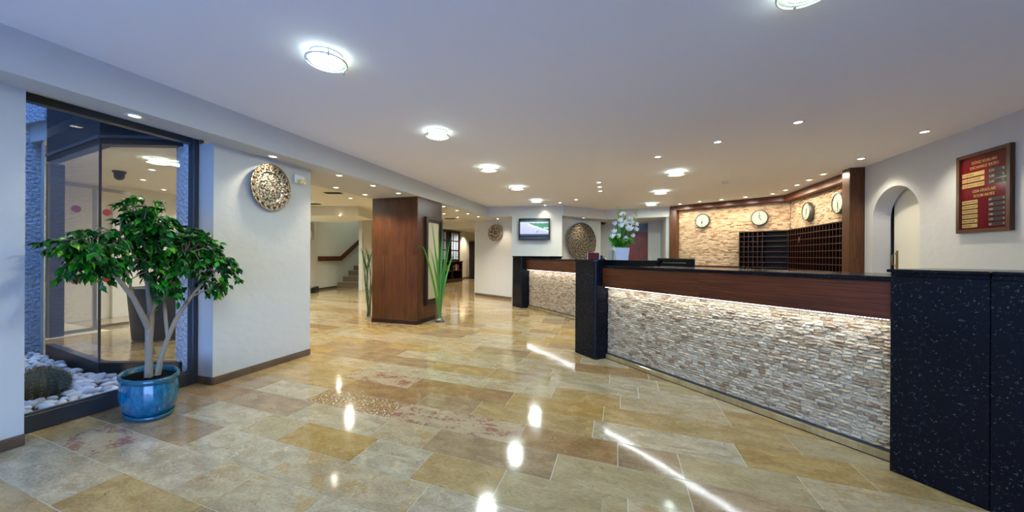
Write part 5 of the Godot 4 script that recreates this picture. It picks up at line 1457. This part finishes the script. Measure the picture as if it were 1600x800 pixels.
# ------------------------------------------------------------------ flowers on the near counter's granite shelf
func build_flowers():
	var at := Vector3(-0.162, 1.208, -4.417) + Basis(Vector3.UP, CT) * Vector3(0.06, 0, -0.20)
	var t := thing("flower_vase", "white glazed square tapered vase on the granite shelf", "vase", at, 0.29)
	var m := MB.new()
	var f := func(s: float, y: float) -> Array: return [Vector3(-s, y, s), Vector3(s, y, s), Vector3(s, y, -s), Vector3(-s, y, -s)]
	var a: Array = f.call(0.070, 0.0); var b: Array = f.call(0.085, 0.152); var c: Array = f.call(0.078, 0.152); var d: Array = f.call(0.070, 0.09)
	for i in 4:
		var j := (i + 1) % 4
		m.quad(a[i], a[j], b[j], b[i]); m.quad(b[i], b[j], c[j], c[i]); m.quad(c[i], c[j], d[j], d[i])
	m.quad(a[3], a[2], a[1], a[0]); m.quad(d[0], d[1], d[2], d[3])
	obj("body", m, M.porcelain, t)
	m = MB.new(); m.box(Vector3(0, 0.003, 0), Vector3(0.15, 0.006, 0.15), 0.002); obj("foot", m, M.porcelain, t)
	t = thing("candle_cup", "small beige cup just left of the white flower vase", "cup", at + Vector3(-0.115, 0, 0.02))
	m = MB.new(); m.lathe([Vector2(0, 0), Vector2(0.026, 0), Vector2(0.033, 0.12), Vector2(0.029, 0.12), Vector2(0.026, 0.02), Vector2(0, 0.02)], 20, Vector3.ZERO, Basis.IDENTITY, true); obj("wall", m, mat(Color(0.62, 0.60, 0.48), 0.3), t)
	m = MB.new(); m.lathe([Vector2(0, 0.10), Vector2(0.027, 0.10), Vector2(0, 0.104)], 16); obj("filling", m, M.ivory, t)
	t = thing("flower_bouquet", "tall bouquet of white gladioli with green leaves on the counter", "flowers", at)
	var R := Vector3(0.9553, 0, -0.2954); var D := Vector3(0.2954, 0, 0.9553)
	var S := 119.0
	var P := func(px: float, py: float, dd: float) -> Vector3: return R * ((px - 968.0) / S) + D * dd + Vector3(0, (407.0 - py) / S, 0)
	var pm := MB.new()
	pm.smooth(1)
	# one petal: a cupped, ruffled oval
	var grid := []
	for i in 6:
		var row := []
		for j in 5:
			var u := i / 5.0; var v := j / 4.0 - 0.5
			var w := 0.62 * sin(PI * clampf(u * 0.86 + 0.10, 0, 1))
			row.append(Vector3(v * w, 0.30 * u * u + 0.25 * v * v + 0.05 * sin(v * 14.0) * u, u))
		grid.append(row)
	for i in 5:
		for j in 4:
			pm.quad(grid[i][j], grid[i + 1][j], grid[i + 1][j + 1], grid[i][j + 1])
	var petal := pm.done()
	var blooms := [[976, 362, 0.10, 0.062], [969, 340, 0.02, 0.042], [973, 338, -0.02, 0.036], [966, 349, 0.03, 0.045], [967, 357, 0.05, 0.048], [982, 352, 0.03, 0.045], [990, 354, 0.02, 0.038], [989, 362, 0.03, 0.040], [957, 366, 0.04, 0.045], [955, 373, 0.05, 0.042], [970, 376, 0.11, 0.040], [979, 346, 0.0, 0.036], [984, 347, -0.02, 0.034], [962, 372, 0.07, 0.040], [960, 352, -0.03, 0.036], [972, 352, 0.07, 0.050], [983, 371, 0.06, 0.034]]
	for q in blooms:
		var c0: Vector3 = P.call(q[0], q[1], q[2])
		var out: Vector3 = (D * 0.9 + R * (q[0] - 970.0) / 30.0 + Vector3(0, 0.35, 0) + Vector3(rng.randfn(), rng.randfn(), rng.randfn()) * 0.25).normalized()
		var base: Vector3 = c0 - out * q[3] * 0.5
		m = MB.new(); m.tube([P.call(968 + (q[0] - 968) * 0.2, 392, 0.0), P.call(968 + (q[0] - 968) * 0.75, q[1] + 14, q[2] * 0.5), base], [0.004, 0.0035, 0.003], 6); obj("stem", m, M.reed, t)
		var bl := Node3D.new(); bl.name = numbered("blossom", t); t.add_child(bl); bl.position = base
		var x := out.cross(Vector3(0.3, 0.9, 0.1)).normalized(); var y := out.cross(x).normalized()
		for k in 6:
			var a2 := TAU * k / 6 + rng.randf() * 0.3
			var rad := x * cos(a2) + y * sin(a2)
			var fwd := (rad * 0.9 + out * (0.75 if k % 2 else 0.55)).normalized()
			var nrm := (out - fwd * out.dot(fwd)).normalized()
			var sx := nrm.cross(fwd).normalized()
			var o := obj("petal", petal, M.petal, bl)
			o.transform = Transform3D(Basis(sx * q[3], nrm * q[3], fwd * q[3]).scaled(Vector3.ONE * 1.35), Vector3.ZERO)
	# flower spikes with green buds
	for q in [[964, 328, 967, 350, -0.03], [992, 333, 985, 358, 0.0], [969, 332, 970, 345, -0.05]]:
		var b0: Vector3 = P.call(q[2], q[3], q[4]); var b1: Vector3 = P.call(q[0], q[1], q[4])
		m = MB.new(); m.tube([P.call(968, 392, 0.0), b0, b1], [0.004, 0.004, 0.002], 6); obj("stem", m, M.reed, t)
		for k in 6:
			var p := b0.lerp(b1, 0.25 + 0.75 * k / 5.0)
			m = MB.new(); m.sphere(p + R * 0.012 * (1 if k % 2 else -1), Vector3(0.009, 0.022, 0.009) * (1.1 - 0.1 * k), 8, 6); obj("bud", m, M.bud, t)
	# sword leaves and the low collar of foliage
	for q in [[977, 331], [972, 344], [962, 346], [986, 344]]:
		obj("leaf", blade([P.call(968, 392, 0.0), P.call(968 + (q[0] - 968) * 0.5, (392 + q[1]) * 0.5, -0.02), P.call(q[0], q[1], -0.03)], 0.035), M.reed, t)
	for i in 34:
		var a3 := TAU * i / 46.0 + rng.randf() * 0.2
		var len := rng.randf_range(0.07, 0.14)
		var dir := R * cos(a3) + D * sin(a3)
		var b0: Vector3 = Vector3(0, 0.15, 0) + dir * 0.04 + Vector3(0, rng.randf() * 0.09, 0)
		obj("leaf", blade([b0, b0 + dir * len * 0.55 + Vector3(0, len * 0.45, 0), b0 + dir * len + Vector3(0, len * rng.randf_range(-0.3, 0.6), 0)], 0.034), M.leaf[1 + i % 3] if i % 4 else M.reed, t)
